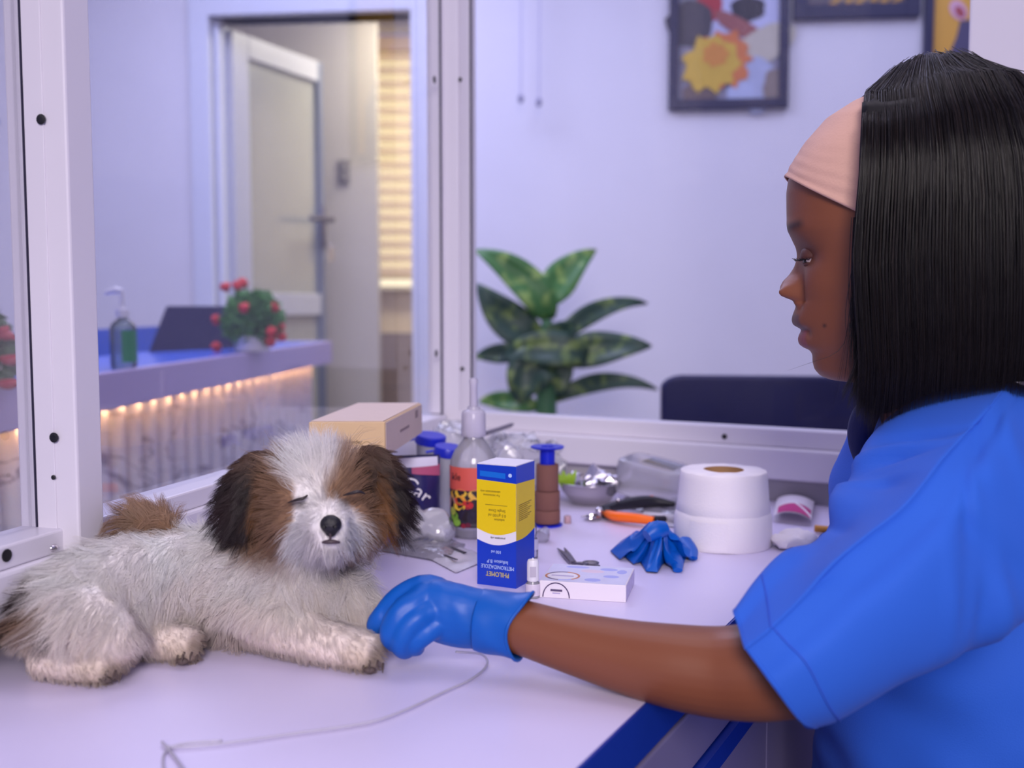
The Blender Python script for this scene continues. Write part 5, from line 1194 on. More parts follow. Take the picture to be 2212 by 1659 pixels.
# nose, mouth, eyes, claws
M_nose = mat('wet_nose', rgb(20, 18, 26), .35, bump=.4, bscale=900, var=.2)
nmb = MB(); nc_ = V(NOSE); nmb.ell(nc_ + V((0, .003, 0)), (.0085, .006, .0075), 18, 12); nmb.ell(nc_ + V((0, .003, -.005)), (.005, .004, .005), 12, 8)
nose_o = mesh_obj('nose', voxel_mesh(nmb, .0011, 3, .5, 'nose'), M_nose, dog)
for sx in (-1, 1): MB().ell(nc_ + V((sx * .0042, -.0024, -.001)), (.0018, .0012, .0013), 10, 6).build('nostril', mat('nostril_black', rgb(4, 4, 6), .5), nose_o, smooth=True)
M_lip = mat('dark_lip', rgb(70, 56, 62), .5)
MB().tube([nc_ + V((-.0062, .001, -.0134)), nc_ + V((-.0034, -.0012, -.0126)), nc_ + V((.0005, -.002, -.0122)), nc_ + V((.0042, -.0010, -.0126)), nc_ + V((.0070, .001, -.0134))], [.0008, .0015, .0017, .0015, .0008], 8, res=14).build('mouth', M_lip, dog, smooth=True)
MB().tube([nc_ + V((0, .0, -.006)), nc_ + V((.0003, -.0012, -.0118))], .0009, 6).build('lip_cleft', M_lip, dog)
M_lidd = mat('eye_rim', rgb(34, 24, 26), .45)
for pts in (((622, 1086), (640, 1080), (656, 1076), (664, 1070)), ((742, 1070), (756, 1066), (774, 1062), (788, 1066))):
    MB().tube([P(x, y, .8145 + .004 * abs(i - 1.5) / 1.5) for i, (x, y) in enumerate(pts)], [.0004, .0011, .0012, .0006], 8, res=12).build('eye', M_lidd, dog, smooth=True)
M_pad = mat('paw_pad', rgb(86, 72, 68), .6)
for cx, cyy, hh in ((236, .7655, .010), (402, .8065, .010), (806, .7885, .0095)):
    for dx, dz in ((-.008, -.002), (-.003, .0005), (.003, .0005), (.007, -.002)):
        c = D_(cx, cyy, hh) + V((dx, abs(dx) * .3, dz)); MB().tube([c + V((0, .004, .002)), c, c + V((.0004, -.003, -.003))], [.0010, .0009, .0003], 7, res=6).build('claw', M_pad, dog, smooth=True)
    MB().ell(D_(cx - 8, cyy + .003, hh - .004), (.005, .003, .0028), 10, 7).build('paw_pad', M_pad, dog, smooth=True)
# ================================================================== the woman in blue scrubs
BETA = math.radians(17.0)
Fh = V((-math.cos(BETA), math.sin(BETA), 0)); Lh = V((-math.sin(BETA), -math.cos(BETA), 0))
Hc = P(1930, 480, .95)
def HP(px, py, l=0.0):
    d = ray(px, py); o = V((0, 0, CAMZ)); t = (Hc + Lh * l - o).dot(Lh) / d.dot(Lh); p = o + d * t - Hc
    return p.dot(Fh), p.z
def Hw(f, l, z): return Hc + Fh * f + Lh * l + UZ * z
def table(pts): a = sorted([(HP(x, y)[1], HP(x, y)[0]) for x, y in pts]); return np.array([q[0] for q in a]), np.array([q[1] for q in a])
true_px = [(1960, 195), (1900, 205), (1845, 228), (1790, 264), (1745, 315), (1715, 362), (1703, 390), (1698.5, 420), (1699, 460), (1700, 486), (1704, 502), (1713, 523), (1719.5, 537), (1721.5, 550), (1721, 560), (1716, 577), (1705, 595), (1693.5, 607), (1687.5, 620), (1688, 630), (1694, 639), (1706, 646), (1720, 651), (1719.5, 664), (1713.5, 680), (1711, 691), (1714, 701), (1723, 708), (1731, 712.5), (1727.5, 718), (1724.5, 732), (1726.5, 743), (1737, 751), (1750, 756), (1755, 766), (1755, 781), (1759.5, 797), (1771, 810), (1790, 818), (1850, 824), (1885, 832), (1898, 870), (1906, 930), (1912, 1010)]
base_px = [(1960, 195), (1900, 205), (1845, 228), (1790, 264), (1745, 315), (1715, 362), (1703, 390), (1698.5, 420), (1699, 460), (1701, 486), (1706, 502), (1716, 523), (1725, 545), (1730, 570), (1733, 600), (1735, 630), (1737, 651), (1737, 680), (1740, 712), (1746, 735), (1752, 756), (1755, 770), (1755, 781), (1759.5, 797), (1771, 810), (1790, 818), (1850, 824), (1885, 832), (1898, 870), (1906, 930), (1912, 1010)]
back_px = [(1965, 195), (2040, 212), (2100, 260), (2140, 340), (2156, 440), (2146, 550), (2112, 640), (2078, 710), (2062, 800), (2062, 900), (2070, 1010)]
w_px = [(195, .004), (203, .028), (220, .044), (260, .060), (330, .070), (420, .0735), (500, .0735), (560, .0715), (620, .0675), (680, .0615), (740, .054), (790, .046), (818, .044), (832, .050), (870, .052), (1010, .060)]
zt_, ft_ = table(true_px); zb_, fb_ = table(base_px); zk_, fk_ = table(back_px)
zw_ = np.array([HP(1900, y)[1] for y, _ in w_px]); ww_ = np.array([w for _, w in w_px]); o_ = np.argsort(zw_); zw_, ww_ = zw_[o_], ww_[o_]
zy = lambda y: HP(1720, y)[1]
def sm(z, a, b): return float(np.clip((z - a) / (b - a), 0, 1))
def head_pt(z, phi, off=0.0):
    f0 = np.interp(z, zb_, fb_); fk = np.interp(z, zk_, fk_); w = np.interp(z, zw_, ww_) + off
    fc = fk + (f0 - fk) * .48
    c, s = math.cos(phi), math.sin(phi)
    if c >= 0: e = 2 / 2.35; f = fc + (f0 + off - fc) * abs(c) ** e
    else: e = 2 / 2.1; f = fc - (fc - fk + off) * abs(c) ** e
    l = w * math.copysign(abs(s) ** e, s)
    if c > 0 and off < .001:
        ft = np.interp(z, zt_, ft_); d = (ft - f0) * 1.06
        if z > zy(655): sg = np.interp(z, [zy(650), zy(640), zy(620), zy(590), zy(560), zy(530)], [.0130, .0155, .0155, .0118, .0098, .016]); f += d * math.exp(-abs(l / sg) ** (2.0 + 1.0 * math.exp(-((z - zy(622)) / .010) ** 2)))
        elif z > zy(762): f += d * math.exp(-(l / .0235) ** 2.0)
        else: f += d * math.exp(-(l / .03) ** 2)
        al_ = abs(l)
        g = lambda l0, y0, sl, sz: math.exp(-((al_ - l0) / sl) ** 2 - ((z - zy(y0)) / sz) ** 2)
        f += .0125 * g(.0150, 635, .0060, .0080) * 1.0                     # nostril wings
        f -= .0048 * g(.036, 558, .013, .009)                              # eye sockets
        f += .0030 * g(.030, 500, .020, .007)                              # brow ridge
        f += .0035 * g(.042, 612, .018, .018)                              # cheekbones
        f += .002 * g(.022, 690, .010, .012)                               # mouth corners
        f -= .003 * g(.024, 714, .004, .004)
        f -= .0045 * g(.0230, 630, .0038, .012)
        f -= .0020 * math.exp(-((z - zy(712.5)) / .0024) ** 2) * math.exp(-(al_ / .026) ** 6)
        f += .0022 * g(.030, 660, .010, .016)
    return f, l
person = thing('person', 'woman in blue scrubs with beige headband reaching out a gloved hand', 'person', V((.46, .98, 0)))
mb = MB(); rows = []
NP_ = 128; phis = []
for j in range(NP_): 
    t = 2 * PI * j / NP_ - PI; phis.append(t - 0.55 * math.sin(t))
zs_ = np.concatenate([np.linspace(HP(1900, 1008)[1], zy(835), 14), np.linspace(zy(834), zy(380), 230), np.linspace(zy(378), HP(1900, 198)[1], 60)])
for z in zs_: rows.append([Hw(*head_pt(z, ph), z) for ph in phis])
mb.loft(rows, cap=True)
# torso inside the garment, shoulders and the reaching arm
SH = P(2140, 1060, .86)
mb.tube([P(2130, 1760, .98), P(2110, 1500, .97), P(2105, 1250, .96), P(2090, 1060, .955), P(2020, 930, .955)], [.115, .11, .105, .085, .05], 24, res=20)
mb.tube([P(2100, 960, .95), P(2150, 1000, .90), SH, P(2030, 1180, .80), P(1880, 1330, .755), P(1735, 1425, .728), P(1660, 1448, .722), P(1560, 1452, .735), P(1450, 1438, .747), P(1340, 1415, .762), P(1225, 1385, .778), P(1115, 1351, .795), P(1070, 1340, .80)],
        [.04, .04, .038, .036, .036, .035, .0342, .0322, .0298, .0262, .0226, .0204, .020], 28, res=90)
mb.tube([P(2040, 960, .98), P(2060, 1000, 1.09), P(2080, 1180, 1.14), P(2060, 1400, 1.13)], [.05, .048, .042, .036], 20, res=30)     # far upper arm
bmh = voxel_mesh(mb, .0016, 2, .5, 'body')
bc = coords(bmh).astype(float)
rel = bc - np.array(Hc); fh = rel @ np.array(Fh); lh = rel @ np.array(Lh); zh = rel[:, 2]
SK = np.array(rgb(126, 72, 45)[:3]); n = len(bc)
col = np.tile(SK, (n, 1))
ishead = (zh > HP(1900, 840)[1]) & (np.abs(lh) < .1) & (fh > -.02)
def rg(v, a, b): return np.clip((v - a) / (b - a), 0, 1)
def mixc(cc, w): 
    global col; w = np.clip(w, 0, 1)[:, None]; col = col * (1 - w) + np.array(cc) * w
fr_true = np.interp(zh, zt_, ft_)
gz = lambda y0, s: np.exp(-((zh - zy(y0)) / s) ** 2)
lipU = ishead * rg(zh, zy(713), zy(711)) * rg(-zh, -zy(676), -zy(681)) * rg(-np.abs(lh), -.024, -.021) * rg(fh, fr_true - .019, fr_true - .014)
lipL = ishead * rg(-zh, -zy(712), -zy(714)) * rg(zh, zy(752), zy(747)) * rg(-np.abs(lh), -.022, -.019) * rg(fh, fr_true - .019, fr_true - .014)
mixc(rgb(92, 62, 62)[:3], lipU * .9); mixc(rgb(134, 70, 76)[:3], lipL * .9)
al2 = np.abs(lh)
brow = ishead * np.exp(-((zh - (zy(497) - .0 + .10 * (al2 - .02))) / .0042) ** 2) * rg(al2, .006, .012) * rg(-al2, -.050, -.043); mixc(rgb(40, 24, 22)[:3], brow * .85)
mixc(rgb(84, 48, 42)[:3], ishead * gz(545, .013) * np.exp(-((al2 - .03) / .020) ** 2) * .6)      # eyelids are darker skin
mixc(rgb(30, 16, 16)[:3], ishead * np.exp(-((zh - zy(641)) / .0022) ** 2 - ((al2 - .0062) / .0032) ** 2) * rg(fh, fr_true - .017, fr_true - .010))
mole = np.exp(-((zh - zy(701)) / .0016) ** 2 - ((fh - HP(1781, 701, .05)[0]) / .0016) ** 2) * (lh > 0); mixc(rgb(46, 24, 22)[:3], mole)
setcol(bmh, np.clip(col, .003, .9))
M_skinw = attrmat('dark_brown_skin', 'col', .43, .5, bump=.10, bscale=420)
bodyo = mesh_obj('body', bmh, M_skinw, person)

# eyes: ball, lids, lashes
M_eye = mat('eye_white', rgb(196, 178, 172), .25, var=.05); M_iris = mat('iris_dark', rgb(24, 14, 12), .15)
M_lid = mat('eyelid_skin', rgb(84, 46, 36), .5, var=.05)
ef, ez = HP(1742, 553, .034)
for sd in (1, -1):
    c = Hw(ef - .0068, sd * .0250, ez); R_ = .0108
    eye_o = MB().ell(c, R_, 20, 14).build('eye', M_eye, person, smooth=True)
    lk = (Fh * .92 + Lh * sd * .22 - UZ * .32).normalized()
    MB().lathe([(.0055, R_ * .86), (.0050, R_ * .93), (.0028, R_ * 1.0), (.0001, R_ * 1.03)], c, 16, lk).build('iris', M_iris, eye_o, smooth=True)
    up = []
    for i in range(9):
        e = math.radians(-8 + 98 * i / 8); row = []
        for j in range(17):
            a = math.radians(-100 + 200 * j / 16)
            droop = math.radians(10) * (1 - abs(j - 8) / 8) * (1 - i / 8)
            d = (Fh * (math.cos(e - droop) * math.cos(a)) + Lh * (math.cos(e - droop) * math.sin(a)) + UZ * math.sin(e - droop))
            row.append(c + d * (R_ + .0011))
        up.append(row)
    m_ = MB(); m_.loft(up, closed=False); lid_o = m_.build('upper_eyelid', M_lid, person, smooth='all', solid=.0012)
    lo = []
    for i in range(6):
        e = math.radians(-30 - 60 * i / 5); row = []
        for j in range(17):
            a = math.radians(-100 + 200 * j / 16); d = (Fh * (math.cos(e) * math.cos(a)) + Lh * (math.cos(e) * math.sin(a)) + UZ * math.sin(e)); row.append(c + d * (R_ + .0008))
        lo.append(row)
    m_ = MB(); m_.loft(lo, closed=False); m_.build('lower_eyelid', M_lid, person, smooth='all', solid=.0012)
    lm = MB()
    for j in range(13):
        a = math.radians(-70 + 140 * j / 12); d = Fh * math.cos(a) + Lh * math.sin(a); b0_ = c + d * (R_ + .0012) - UZ * .0028
        lm.tube([b0_, b0_ + d * .004 - UZ * .0008, b0_ + d * .0075 + UZ * .0012], [.0005, .0004, .0001], 5)
    lm.build('eyelashes', M_black, lid_o)

# headband
M_bandh = mat('beige_headband', rgb(214, 170, 152), .75, var=.05, vscale=90, bump=.15, bscale=500)
hb_rows = []
ztop = HP(1900, 199)[1]
NB = 56
for i in range(46):
    t = i / 45; row = []
    for j in range(NB + 1):
        ph = math.radians(-112 + 224 * j / NB)
        fpx = 1703 + 226 * (1 - math.cos(ph)); yl = 384 + (fpx - 1703) * .535
        z0 = HP(fpx, yl)[1]; z = z0 + (ztop - z0) * t ** 1.0
        rip = .00028 * math.sin(t * 60 + 2 * math.sin(ph * 3)) * math.exp(-(t / .35) ** 2) + (.0010 if i < 2 else 0)
        f, l = head_pt(z, ph, .0030 + rip); row.append(Hw(f, l, z))
    hb_rows.append(row)
mb = MB(); mb.loft(hb_rows, closed=False); mb.build('headband', M_bandh, person, smooth='all', solid=.0012)

# hair: straight black bob
hf_px = [(196, 1878), (230, 1866), (300, 1862), (400, 1857), (470, 1850), (560, 1842), (650, 1846), (740, 1853), (810, 1858), (880, 1850)]   # front edge of the near curtain (row, column)
hb_px = [(138, 2015), (146, 2080), (170, 2150), (215, 2215), (300, 2258), (420, 2285), (560, 2295), (700, 2290), (800, 2280), (900, 2270)]
ht_px = [(138, 1990), (150, 1945), (168, 1902), (196, 1862), (230, 1835)]
hw_px = [(138, .004), (146, .030), (165, .052), (200, .072), (260, .088), (350, .097), (500, .102), (650, .104), (760, .102), (840, .095), (900, .086)]
def hz(y): return HP(2000, y)[1]
hzs = np.array([hz(y) for y, _ in hw_px])[::-1]; hws = np.array([w for _, w in hw_px])[::-1]
hfz = np.array([hz(y) for y, _ in hf_px])[::-1]
hff = np.array([HP(x, y, .09)[0] for y, x in hf_px])[::-1]
htz = np.array([hz(y) for y, _ in ht_px])[::-1]; htf = np.array([HP(x, y)[0] for y, x in ht_px])[::-1]
hbz = np.array([hz(y) for y, _ in hb_px])[::-1]; hbf = np.array([HP(x, y)[0] for y, x in hb_px])[::-1]
def hair_pt(z, s, side, lift=0.0):
    """s: 0 at the front edge, 1 at the back middle"""
    ff = np.interp(z, hfz, hff); fb = np.interp(z, hbz, hbf); w = np.interp(z, hzs, hws)
    if z > hz(200): ff = np.interp(z, htz, htf)
    a = s * PI / 2
    split = .55
    cl = float(np.clip((hz(196) - z) / (hz(196) - hz(240)), 0, 1)); cl = cl * cl * (3 - 2 * cl)
    if s < split:
        u = s / split; f = ff + (fb - ff) * u * .72; l = w * (1 - .10 * u ** 2) * (cl * (1 - .10 * (1 - u) ** 2) + (1 - cl) * math.sin(u * PI / 2) ** .7)
    else:
        u = (s - split) / (1 - split); f = ff + (fb - ff) * (.72 + .28 * math.sin(u * PI / 2)); l = w * .90 * math.cos(u * PI / 2)
    return Hc + Fh * (f - lift * (1 if s > .7 else 0)) + Lh * (side * (l + lift)) + UZ * z
def hair_end(s): return float(np.interp(s, [0, .05, .12, .2, .3, .45, .6, 1], [860, 905, 900, 872, 850, 835, 830, 850]))
mb = MB(); NS = 40
for side in (1, -1):
    rws = []
    for i in range(60):
        t = i / 59; row = []
        for j in range(NS + 1):
            s = j / NS; y = 139 + (hair_end(s) - 25 - 139) * t ** 1.25
            row.append(hair_pt(hz(y), s, side, -.004) - UZ * (.004 if y < 240 else 0))
        rws.append(row)
    mb.loft(rws, closed=False)
    # inner turn at the front edge so the curtain has depth
    rws2 = []
    for i in range(60):
        t = i / 59; y = 245 + (hair_end(0) - 25 - 245) * t; p = hair_pt(hz(y), 0, side, -.004)
        rws2.append([p, p - Lh * side * .012 - Fh * .002, p - Lh * side * .028 - Fh * .012])
    mb.loft(rws2, closed=False)
M_hair = mat('black_hair_base', rgb(12, 10, 15), .5, var=.3, vscale=80, stretch=(1, 1, .05), spec=.3)
hairo = mb.build('hair', M_hair, person, smooth='all', solid=.002)
rng = np.random.default_rng(11); NHS = 10000; K = 9
pth = np.zeros((NHS, K, 3)); hcol = np.zeros((NHS, 3))
for i in range(NHS):
    side = 1 if rng.random() < .82 else -1; s = rng.random() ** 1.25; lift = abs(rng.normal()) * .0035 + .0005; y1 = hair_end(s) + rng.normal() * 14 - 5
    y0 = 138.5 + 22 * rng.random() ** 3; ds = rng.normal() * .012; ph = rng.random() * 6.28; am = rng.random() * .0012
    s_cl = round(s * 90) / 90
    for k in range(K):
        t = k / (K - 1); y = y0 + (y1 - y0) * t ** 1.15; ss = min(max(s + (s_cl - s) * .7 * t + ds * (t - .5), 0.0), 1)
        p = hair_pt(hz(y), ss, side, lift * min(1, t * 4) + am * math.sin(ph + 5 * t)) + UZ * (lift * .8 * max(0, 1 - t * 4))
        pth[i, k] = p
    b = .6 + .9 * rng.random(); hcol[i] = np.array(rgb(19, 15, 17)[:3] if rng.random() < .7 else rgb(34, 25, 22)[:3]) * b
M_strand = attrmat('black_hair', 'col', .30, .55)
strands('hair_strands', pth, .00025 * np.ones(NHS), hcol, M_strand, hairo, 3)
# loose wisps at the front edge
ws = []; wc = []
for i in range(170):
    x0 = 1858 - abs(rng.normal()) * 5; dx = -rng.random() * (10 + 50 * (rng.random() < .10)); yb = 720 + 190 * rng.random()
    a = []
    for k in range(K):
        t = k / (K - 1); y = 470 + (yb - 470) * t; x = x0 - 10 * math.sin(t * 2.2) + dx * t ** 2.2 * (1 if yb > 820 else .25) + 6 * t
        f, z = HP(x, y, .085); a.append(Hw(f, .085 + .004 * rng.random(), z))
    ws.append(a); wc.append(np.array(rgb(16, 11, 14)[:3]))
for (pts_) in ([(1838, 640), (1832, 700), (1822, 745), (1795, 768), (1755, 782), (1700, 801)], [(1845, 560), (1836, 600), (1834, 650), (1842, 690), (1848, 730), (1852, 760)], [(1840, 580), (1832, 630), (1826, 680), (1828, 720), (1836, 750), (1842, 780)]):
    q_ = cr([Hw(*((lambda r: (r[0], .075, r[1]))(HP(x, y, .075)))) for x, y in pts_], K); ws.append([V(p) for p in q_]); wc.append(np.array(rgb(24, 16, 20)[:3]))
for (tx_, ty_) in ((1818, 866), (1832, 882), (1845, 868), (1850, 906), (1866, 888), (1880, 916), (1902, 904), (1926, 912), (1942, 896), (1958, 880)):
    x0 = 1862 + (tx_ - 1818) * .75
    for i in range(26):
        jx = rng.normal() * 5; a = []
        for k in range(K):
            t = k / (K - 1); x = x0 + jx * (1 - t * .75) + (tx_ - x0) * t ** 1.7; y = 720 + rng.random() * .5 + (ty_ + rng.normal() * .6 - (i % 5) * 5 - 720) * t
            f, z = HP(x, y, .088); a.append(Hw(f, .088 + .003 * math.sin(i), z))
        ws.append(a); wc.append(np.array(rgb(20, 14, 15)[:3]))
strands('hair_wisps', np.array([[tuple(p) for p in a] for a in ws]), .00034 * np.ones(len(ws)), np.array(wc), M_strand, hairo, 3)

# ---------------------------------------------------------------- scrubs
def scrub_mat():
    m = mat('blue_scrub_cloth', rgb(46, 100, 208), .72, var=.05, vscale=10, bump=.18, bscale=900, sheen=.04, spec=.2)
    return m
M_scrub = scrub_mat()
NT, NR = 90, 72
lines = {
 'T': [(1590, 1320, .728), (1645, 1246, .750), (1701, 1191, .775), (1759, 1173, .80), (1785, 1135, .812), (1803, 1078, .83), (1838, 1018, .85), (1880, 955, .87), (1950, 890, .885), (2040, 838, .89), (2150, 806, .90)],
 'C': [(1611, 1397, .678), (1660, 1358, .680), (1720, 1300, .688), (1790, 1222, .698), (1868, 1156, .712), (1942, 1098, .722), (1996, 1034, .735), (2030, 985, .752), (2075, 935, .775), (2130, 880, .81), (2180, 820, .86)],
 'S': [(1677, 1486, .660), (1735, 1440, .660), (1800, 1388, .664), (1870, 1325, .672), (1950, 1260, .680), (2020, 1195, .690), (2080, 1130, .705), (2125, 1060, .725), (2165, 985, .755), (2200, 910, .80), (2230, 840, .86)],
 'B': [(1764, 1570, .700), (1805, 1556, .700), (1870, 1518, .702), (1940, 1478, .706), (2015, 1445, .712), (2100, 1396, .722), (2190, 1344, .735), (2270, 1280, .752), (2320, 1180, .78), (2340, 1060, .82), (2345, 900, .87)],
 'K': [(1730, 1500, .800), (1790, 1465, .81), (1850, 1420, .82), (1920, 1370, .83), (1990, 1320, .84), (2060, 1270, .85), (2130, 1220, .86), (2180, 1150, .87), (2220, 1080, .88), (2240, 1000, .89), (2230, 900, .90)],
 'J': [(1640, 1370, .815), (1700, 1300, .82), (1760, 1250, .83), (1820, 1210, .84), (1860, 1170, .85), (1900, 1120, .86), (1940, 1060, .87), (1980, 1000, .88), (2040, 930, .89), (2110, 880, .90), (2180, 850, .905)]}
LN = {k: cr([tuple(P(*q_)) for q_ in v], NT) for k, v in lines.items()}
rings = []
for i in range(NT):
    t, c, s, b, k, j = (LN[x][i] for x in 'TCSBKJ')
    mid1 = (t + c) / 2; mid2 = c * .5 + s * .5
    ctrl = [t, mid1 + (c - t) * .02, c, c * .92 + s * .08, mid2, s, (s + b) / 2 + np.array([0, -.010, -.004]), b, (b + k) / 2 + np.array([0, .01, -.015]), k, (k + j) / 2, j]
    m_ = len(ctrl); cl = np.array(ctrl + ctrl[:3]); ring = []
    cl = np.array([ctrl[-1]] + ctrl + ctrl[:2])
    for q_ in range(NR):
        u = q_ / NR * m_; a = int(u); f = u - a; p0, p1, p2, p3 = cl[a], cl[a + 1], cl[a + 2], cl[a + 3]
        ring.append(0.5 * ((2 * p1) + (-p0 + p2) * f + (2 * p0 - 5 * p1 + 4 * p2 - p3) * f * f + (-p0 + 3 * p1 - 3 * p2 + p3) * f ** 3))
    rings.append(ring)
R = np.array(rings)
# folds: soft drag lines running from the armpit to the shoulder and small ripples
FOLDS = [(.66, .07, 1.2, .018, .06, -.007), (.70, .08, 1.0, .016, .07, .006), (.75, .10, .9, .018, .07, -.006), (.57, .05, .8, .016, .05, .005), (.80, .30, -.9, .03, .10, -.006), (.72, .36, -1.2, .028, .10, .005), (.62, .42, -1.3, .03, .09, -.006), (.86, .40, -.8, .03, .12, .006), (.55, .52, -.9, .022, .06, -.007), (.60, .53, -.9, .02, .06, .005), (.48, .50, -.7, .02, .06, .004), (.30, .28, .6, .05, .10, -.003)]
cen = R.mean(axis=1, keepdims=True); outw = unit(R - cen)
for i in range(NT):
    tt = i / (NT - 1)
    for q_ in range(NR):
        a = q_ / NR; p = R[i, q_]
        nzz = NZ.noise(V((p[0] * 9 + p[2] * 6, p[1] * 8, p[2] * 9 - p[0] * 5)))
        amp = .0060 * (0.25 + tt) * (1 if a < .7 else .3)
        fold = .006 * math.exp(-((tt - .50) / .05) ** 2) * math.exp(-((a - .03) / .06) ** 2) - .006 * math.exp(-((tt - .58) / .035) ** 2) * math.exp(-((a - .06) / .07) ** 2) - .005 * math.exp(-((tt - .40) / .03) ** 2) * math.exp(-((a - .03) / .06) ** 2)
        fold += -.008 * math.exp(-((tt - .62 - (a - .45) * .5) / .04) ** 2) * math.exp(-((a - .48) / .10) ** 2)
        fold += .004 * math.exp(-((tt - .75 - (a - .40) * .6) / .05) ** 2) * math.exp(-((a - .42) / .10) ** 2)
        for (ft0, fa0, sl_, wt, wa, am) in FOLDS: fold += am * math.exp(-((tt - ft0 - (a - fa0) * sl_) / wt) ** 2) * math.exp(-((a - fa0) / wa) ** 2)
        R[i, q_] = p + outw[i, q_] * (nzz * amp + fold)
scr = bpy.data.objects.new('scrub_top', None); COL.objects.link(scr); scr.parent = person; scr.empty_display_size = .05
mb = MB(); mb.loft([[V(p) for p in r] for r in R])
sl = mb.build('sleeve', M_scrub, scr, smooth='all', solid=.0016)
# stitched hem and the crease stay as fine raised lines
hemr = [V(R[int(NT * .115), q_] + outw[int(NT * .115), q_] * .0012) for q_ in range(2, int(NR * .66))]
MB().tube(hemr, .0006, 5, res=80).build('hem_stitching', mat('stitch_blue', rgb(44, 84, 196), .8), scr)
ed = [V(R[0, q_]) for q_ in range(NR)]; MB().tube(ed + [ed[0]], .0013, 6).build('hem_edge', M_scrub, scr, smooth=True)
# torso of the garment
tz_rows = [(1780, 1800, 2420, .80, 1.17), (1659, 1803, 2400, .80, 1.17), (1570, 1800, 2390, .80, 1.16), (1480, 1812, 2385, .805, 1.15), (1380, 1830, 2380, .81, 1.15), (1280, 1850, 2378, .815, 1.15), (1180, 1862, 2375, .82, 1.15), (1090, 1866, 2370, .825, 1.15), (1020, 1872, 2360, .835, 1.14), (960, 1884, 2340, .85, 1.12), (905, 1915, 2310, .875, 1.08), (865, 1960, 2270, .90, 1.03), (845, 2010, 2230, .93, 0.98)]
tz_rows = cr(tz_rows, 60); rws = []
for y, x0, x1, n0, n1 in tz_rows:
    a, b = P(x0, y, .955), P(x1, y, .99); c = (a + b) / 2; hx = (b - a).length / 2; hy = (n1 - n0) / 2; cyv = (n0 + n1) / 2; row = []
    for k in range(64):
        an = 2 * PI * k / 64; q_ = V((c.x - hx * math.copysign(abs(math.cos(an)) ** .85, math.cos(an)), cyv - hy * math.copysign(abs(math.sin(an)) ** .9, math.sin(an)), c.z))
        nn = NZ.noise(V((q_.x * 11, q_.y * 9, q_.z * 7))) * .009 + NZ.noise(V((q_.x * 16 + q_.z * 22, q_.y * 9, q_.z * 16 - q_.x * 10))) * .008
        d = V((q_.x - c.x, q_.y - cyv, 0)).normalized(); row.append(q_ + d * nn)
    rws.append(row)
mb = MB(); mb.loft(rws); mb.build('bodice', M_scrub, scr, smooth='all', solid=.0016)
# navy neckline
M_nvy = mat('navy_collar', rgb(12, 26, 84), .7, bump=.1, bscale=700)
col_pts = [P(1866, 1010, .965), P(1856, 955, .962), P(1862, 915, .955), P(1880, 880, .945), P(1912, 858, .925), P(1960, 842, .905), P(2020, 828, .90), P(2090, 812, .91), P(2150, 800, .93)]
MB().tube(col_pts, [.006, .010, .012, .012, .011, .010, .009, .008, .007], 12, res=50, ell=((-.3, -.6, .5), .55)).build('collar', M_nvy, scr, smooth=True)
col2 = [P(1866, 1010, .975), P(1856, 950, .985), P(1868, 900, 1.00), P(1900, 862, 1.02), P(1960, 842, 1.04)]
MB().tube(col2, [.006, .010, .012, .011, .010], 12, res=30, ell=((-.3, .6, .5), .55)).build('collar', M_nvy, scr, smooth=True)
# trousers and feet, mostly below the picture
mb = MB()
for dy in (.90, 1.06): mb.tube([V((.60, dy, .60)), V((.50, dy, .56)), V((.42, dy, .50)), V((.44, dy, .25)), V((.46, dy, .06))], [.10, .085, .068, .052, .045], 18, res=20)
mb.ell((.58, .98, .60), (.16, .17, .12)); tr_ = mesh_obj('trousers', voxel_mesh(mb, .006, 6, .5, 'trousers'), M_scrub, person)
for dy in (.90, 1.06): MB().tube([V((.50, dy, .035)), V((.42, dy, .04)), V((.34, dy, .028))], [.038, .042, .028], 14, res=10, ell=((0, 0, 1), .8)).build('shoe', M_black, person, smooth=True)

# ---------------------------------------------------------------- gloved hand
mb = MB()
G = lambda x, y, d: P(x, y, d)
# palm and back of the hand
mb.tube([G(1100, 1348, .797), G(1040, 1338, .803), G(980, 1328, .808), G(925, 1312, .812), G(900, 1300, .815)], [.0225, .0245, .0262, .0240, .0180], 22, res=24, ell=((.15, 1, .25), .72))
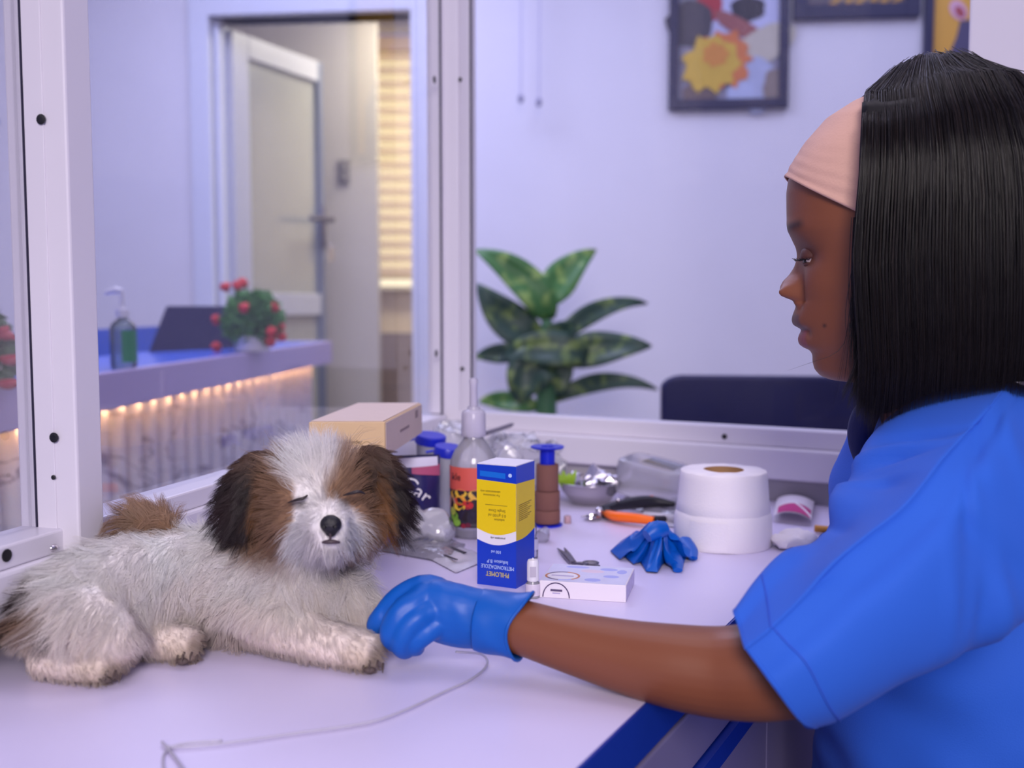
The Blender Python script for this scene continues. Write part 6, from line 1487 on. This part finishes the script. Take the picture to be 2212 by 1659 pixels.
# four fingers folded down over the paw
for pts_, rd in ((((1000, 1310, .815), (930, 1272, .816), (868, 1290, .815), (828, 1330, .812), (812, 1352, .815), (818, 1368, .822)), (.0100, .0115, .0102, .0090, .0080, .0062)),
                 (((920, 1290, .806), (870, 1322, .798), (845, 1362, .795), (850, 1385, .802), (862, 1392, .812)), (.0110, .0104, .0092, .0082, .0065)),
                 (((930, 1318, .800), (885, 1350, .792), (866, 1384, .792), (872, 1402, .800), (884, 1404, .810)), (.0108, .0100, .0090, .0080, .0062)),
                 (((950, 1345, .800), (912, 1372, .794), (896, 1392, .796), (902, 1402, .804)), (.0098, .0090, .0080, .0062))):
    mb.tube([G(*q_) for q_ in pts_], rd, 14, res=20)
mb.ell(G(928, 1300, .808), (.020, .014, .0165), 16, 10)
mb.tube([G(1000, 1300, .830), G(940, 1282, .845), G(885, 1310, .848), G(850, 1348, .842)], [.013, .0115, .0100, .0075], 14, res=16)       # thumb, on the far side of the palm
hm_ = voxel_mesh(mb, .0013, 9, .5, 'glove')
hc_ = coords(hm_)
for i in range(len(hc_)):
    p = V(hc_[i]); wv = NZ.noise(V((p.x * 95 + p.z * 35, p.y * 30, p.z * 28 - p.x * 18))); w2 = NZ.noise(V((p.x * 40, p.y * 40, p.z * 60)))
    hc_[i] += np.array([.0004, -.0011, .0005]) * (wv + .6 * w2) * 1.1
M_glv2 = mat('worn_nitrile', rgb(0, 88, 182), .42, var=.12, vscale=22, bump=.12, bscale=90, spec=.4)
glove = mesh_obj('glove', hm_, M_glv2, person, hc_)
ax0, ax1 = G(1035, 1338, .803), G(1104, 1350, .796); da = (ax1 - ax0).normalized()
prof = []
mb = MB(); rws = []
for t, r in ((0, .0235), (.25, .0245), (.5, .0242), (.75, .0243), (.92, .0246), (1.0, .0250)):
    row = []
    c = ax0 + (ax1 - ax0) * (t * 1.1); x_ = da.cross(UZ).normalized(); u_ = x_.cross(da).normalized()
    for k in range(40):
        a = 2 * PI * k / 40; rr = r * (1 + .025 * math.sin(5 * a + 7 * t) + (.10 * max(0, math.sin(a)) ** 6 * (t > .8)))
        row.append(c + (x_ * math.cos(a) * .92 + u_ * math.sin(a)) * rr + da * (.012 * t * math.sin(a) ** 2 * (1 if math.sin(a) > 0 else .6) * 1.0))
    rws.append(row)
rws = rws
mb.loft(rws); cuff_o = mb.build('glove_cuff', M_glv2, person, smooth='all', solid=.0008, subsurf=1)
MB().tube(rws[-1] + [rws[-1][0]], .0013, 8).build('cuff_bead', M_glv2, cuff_o, smooth=True)
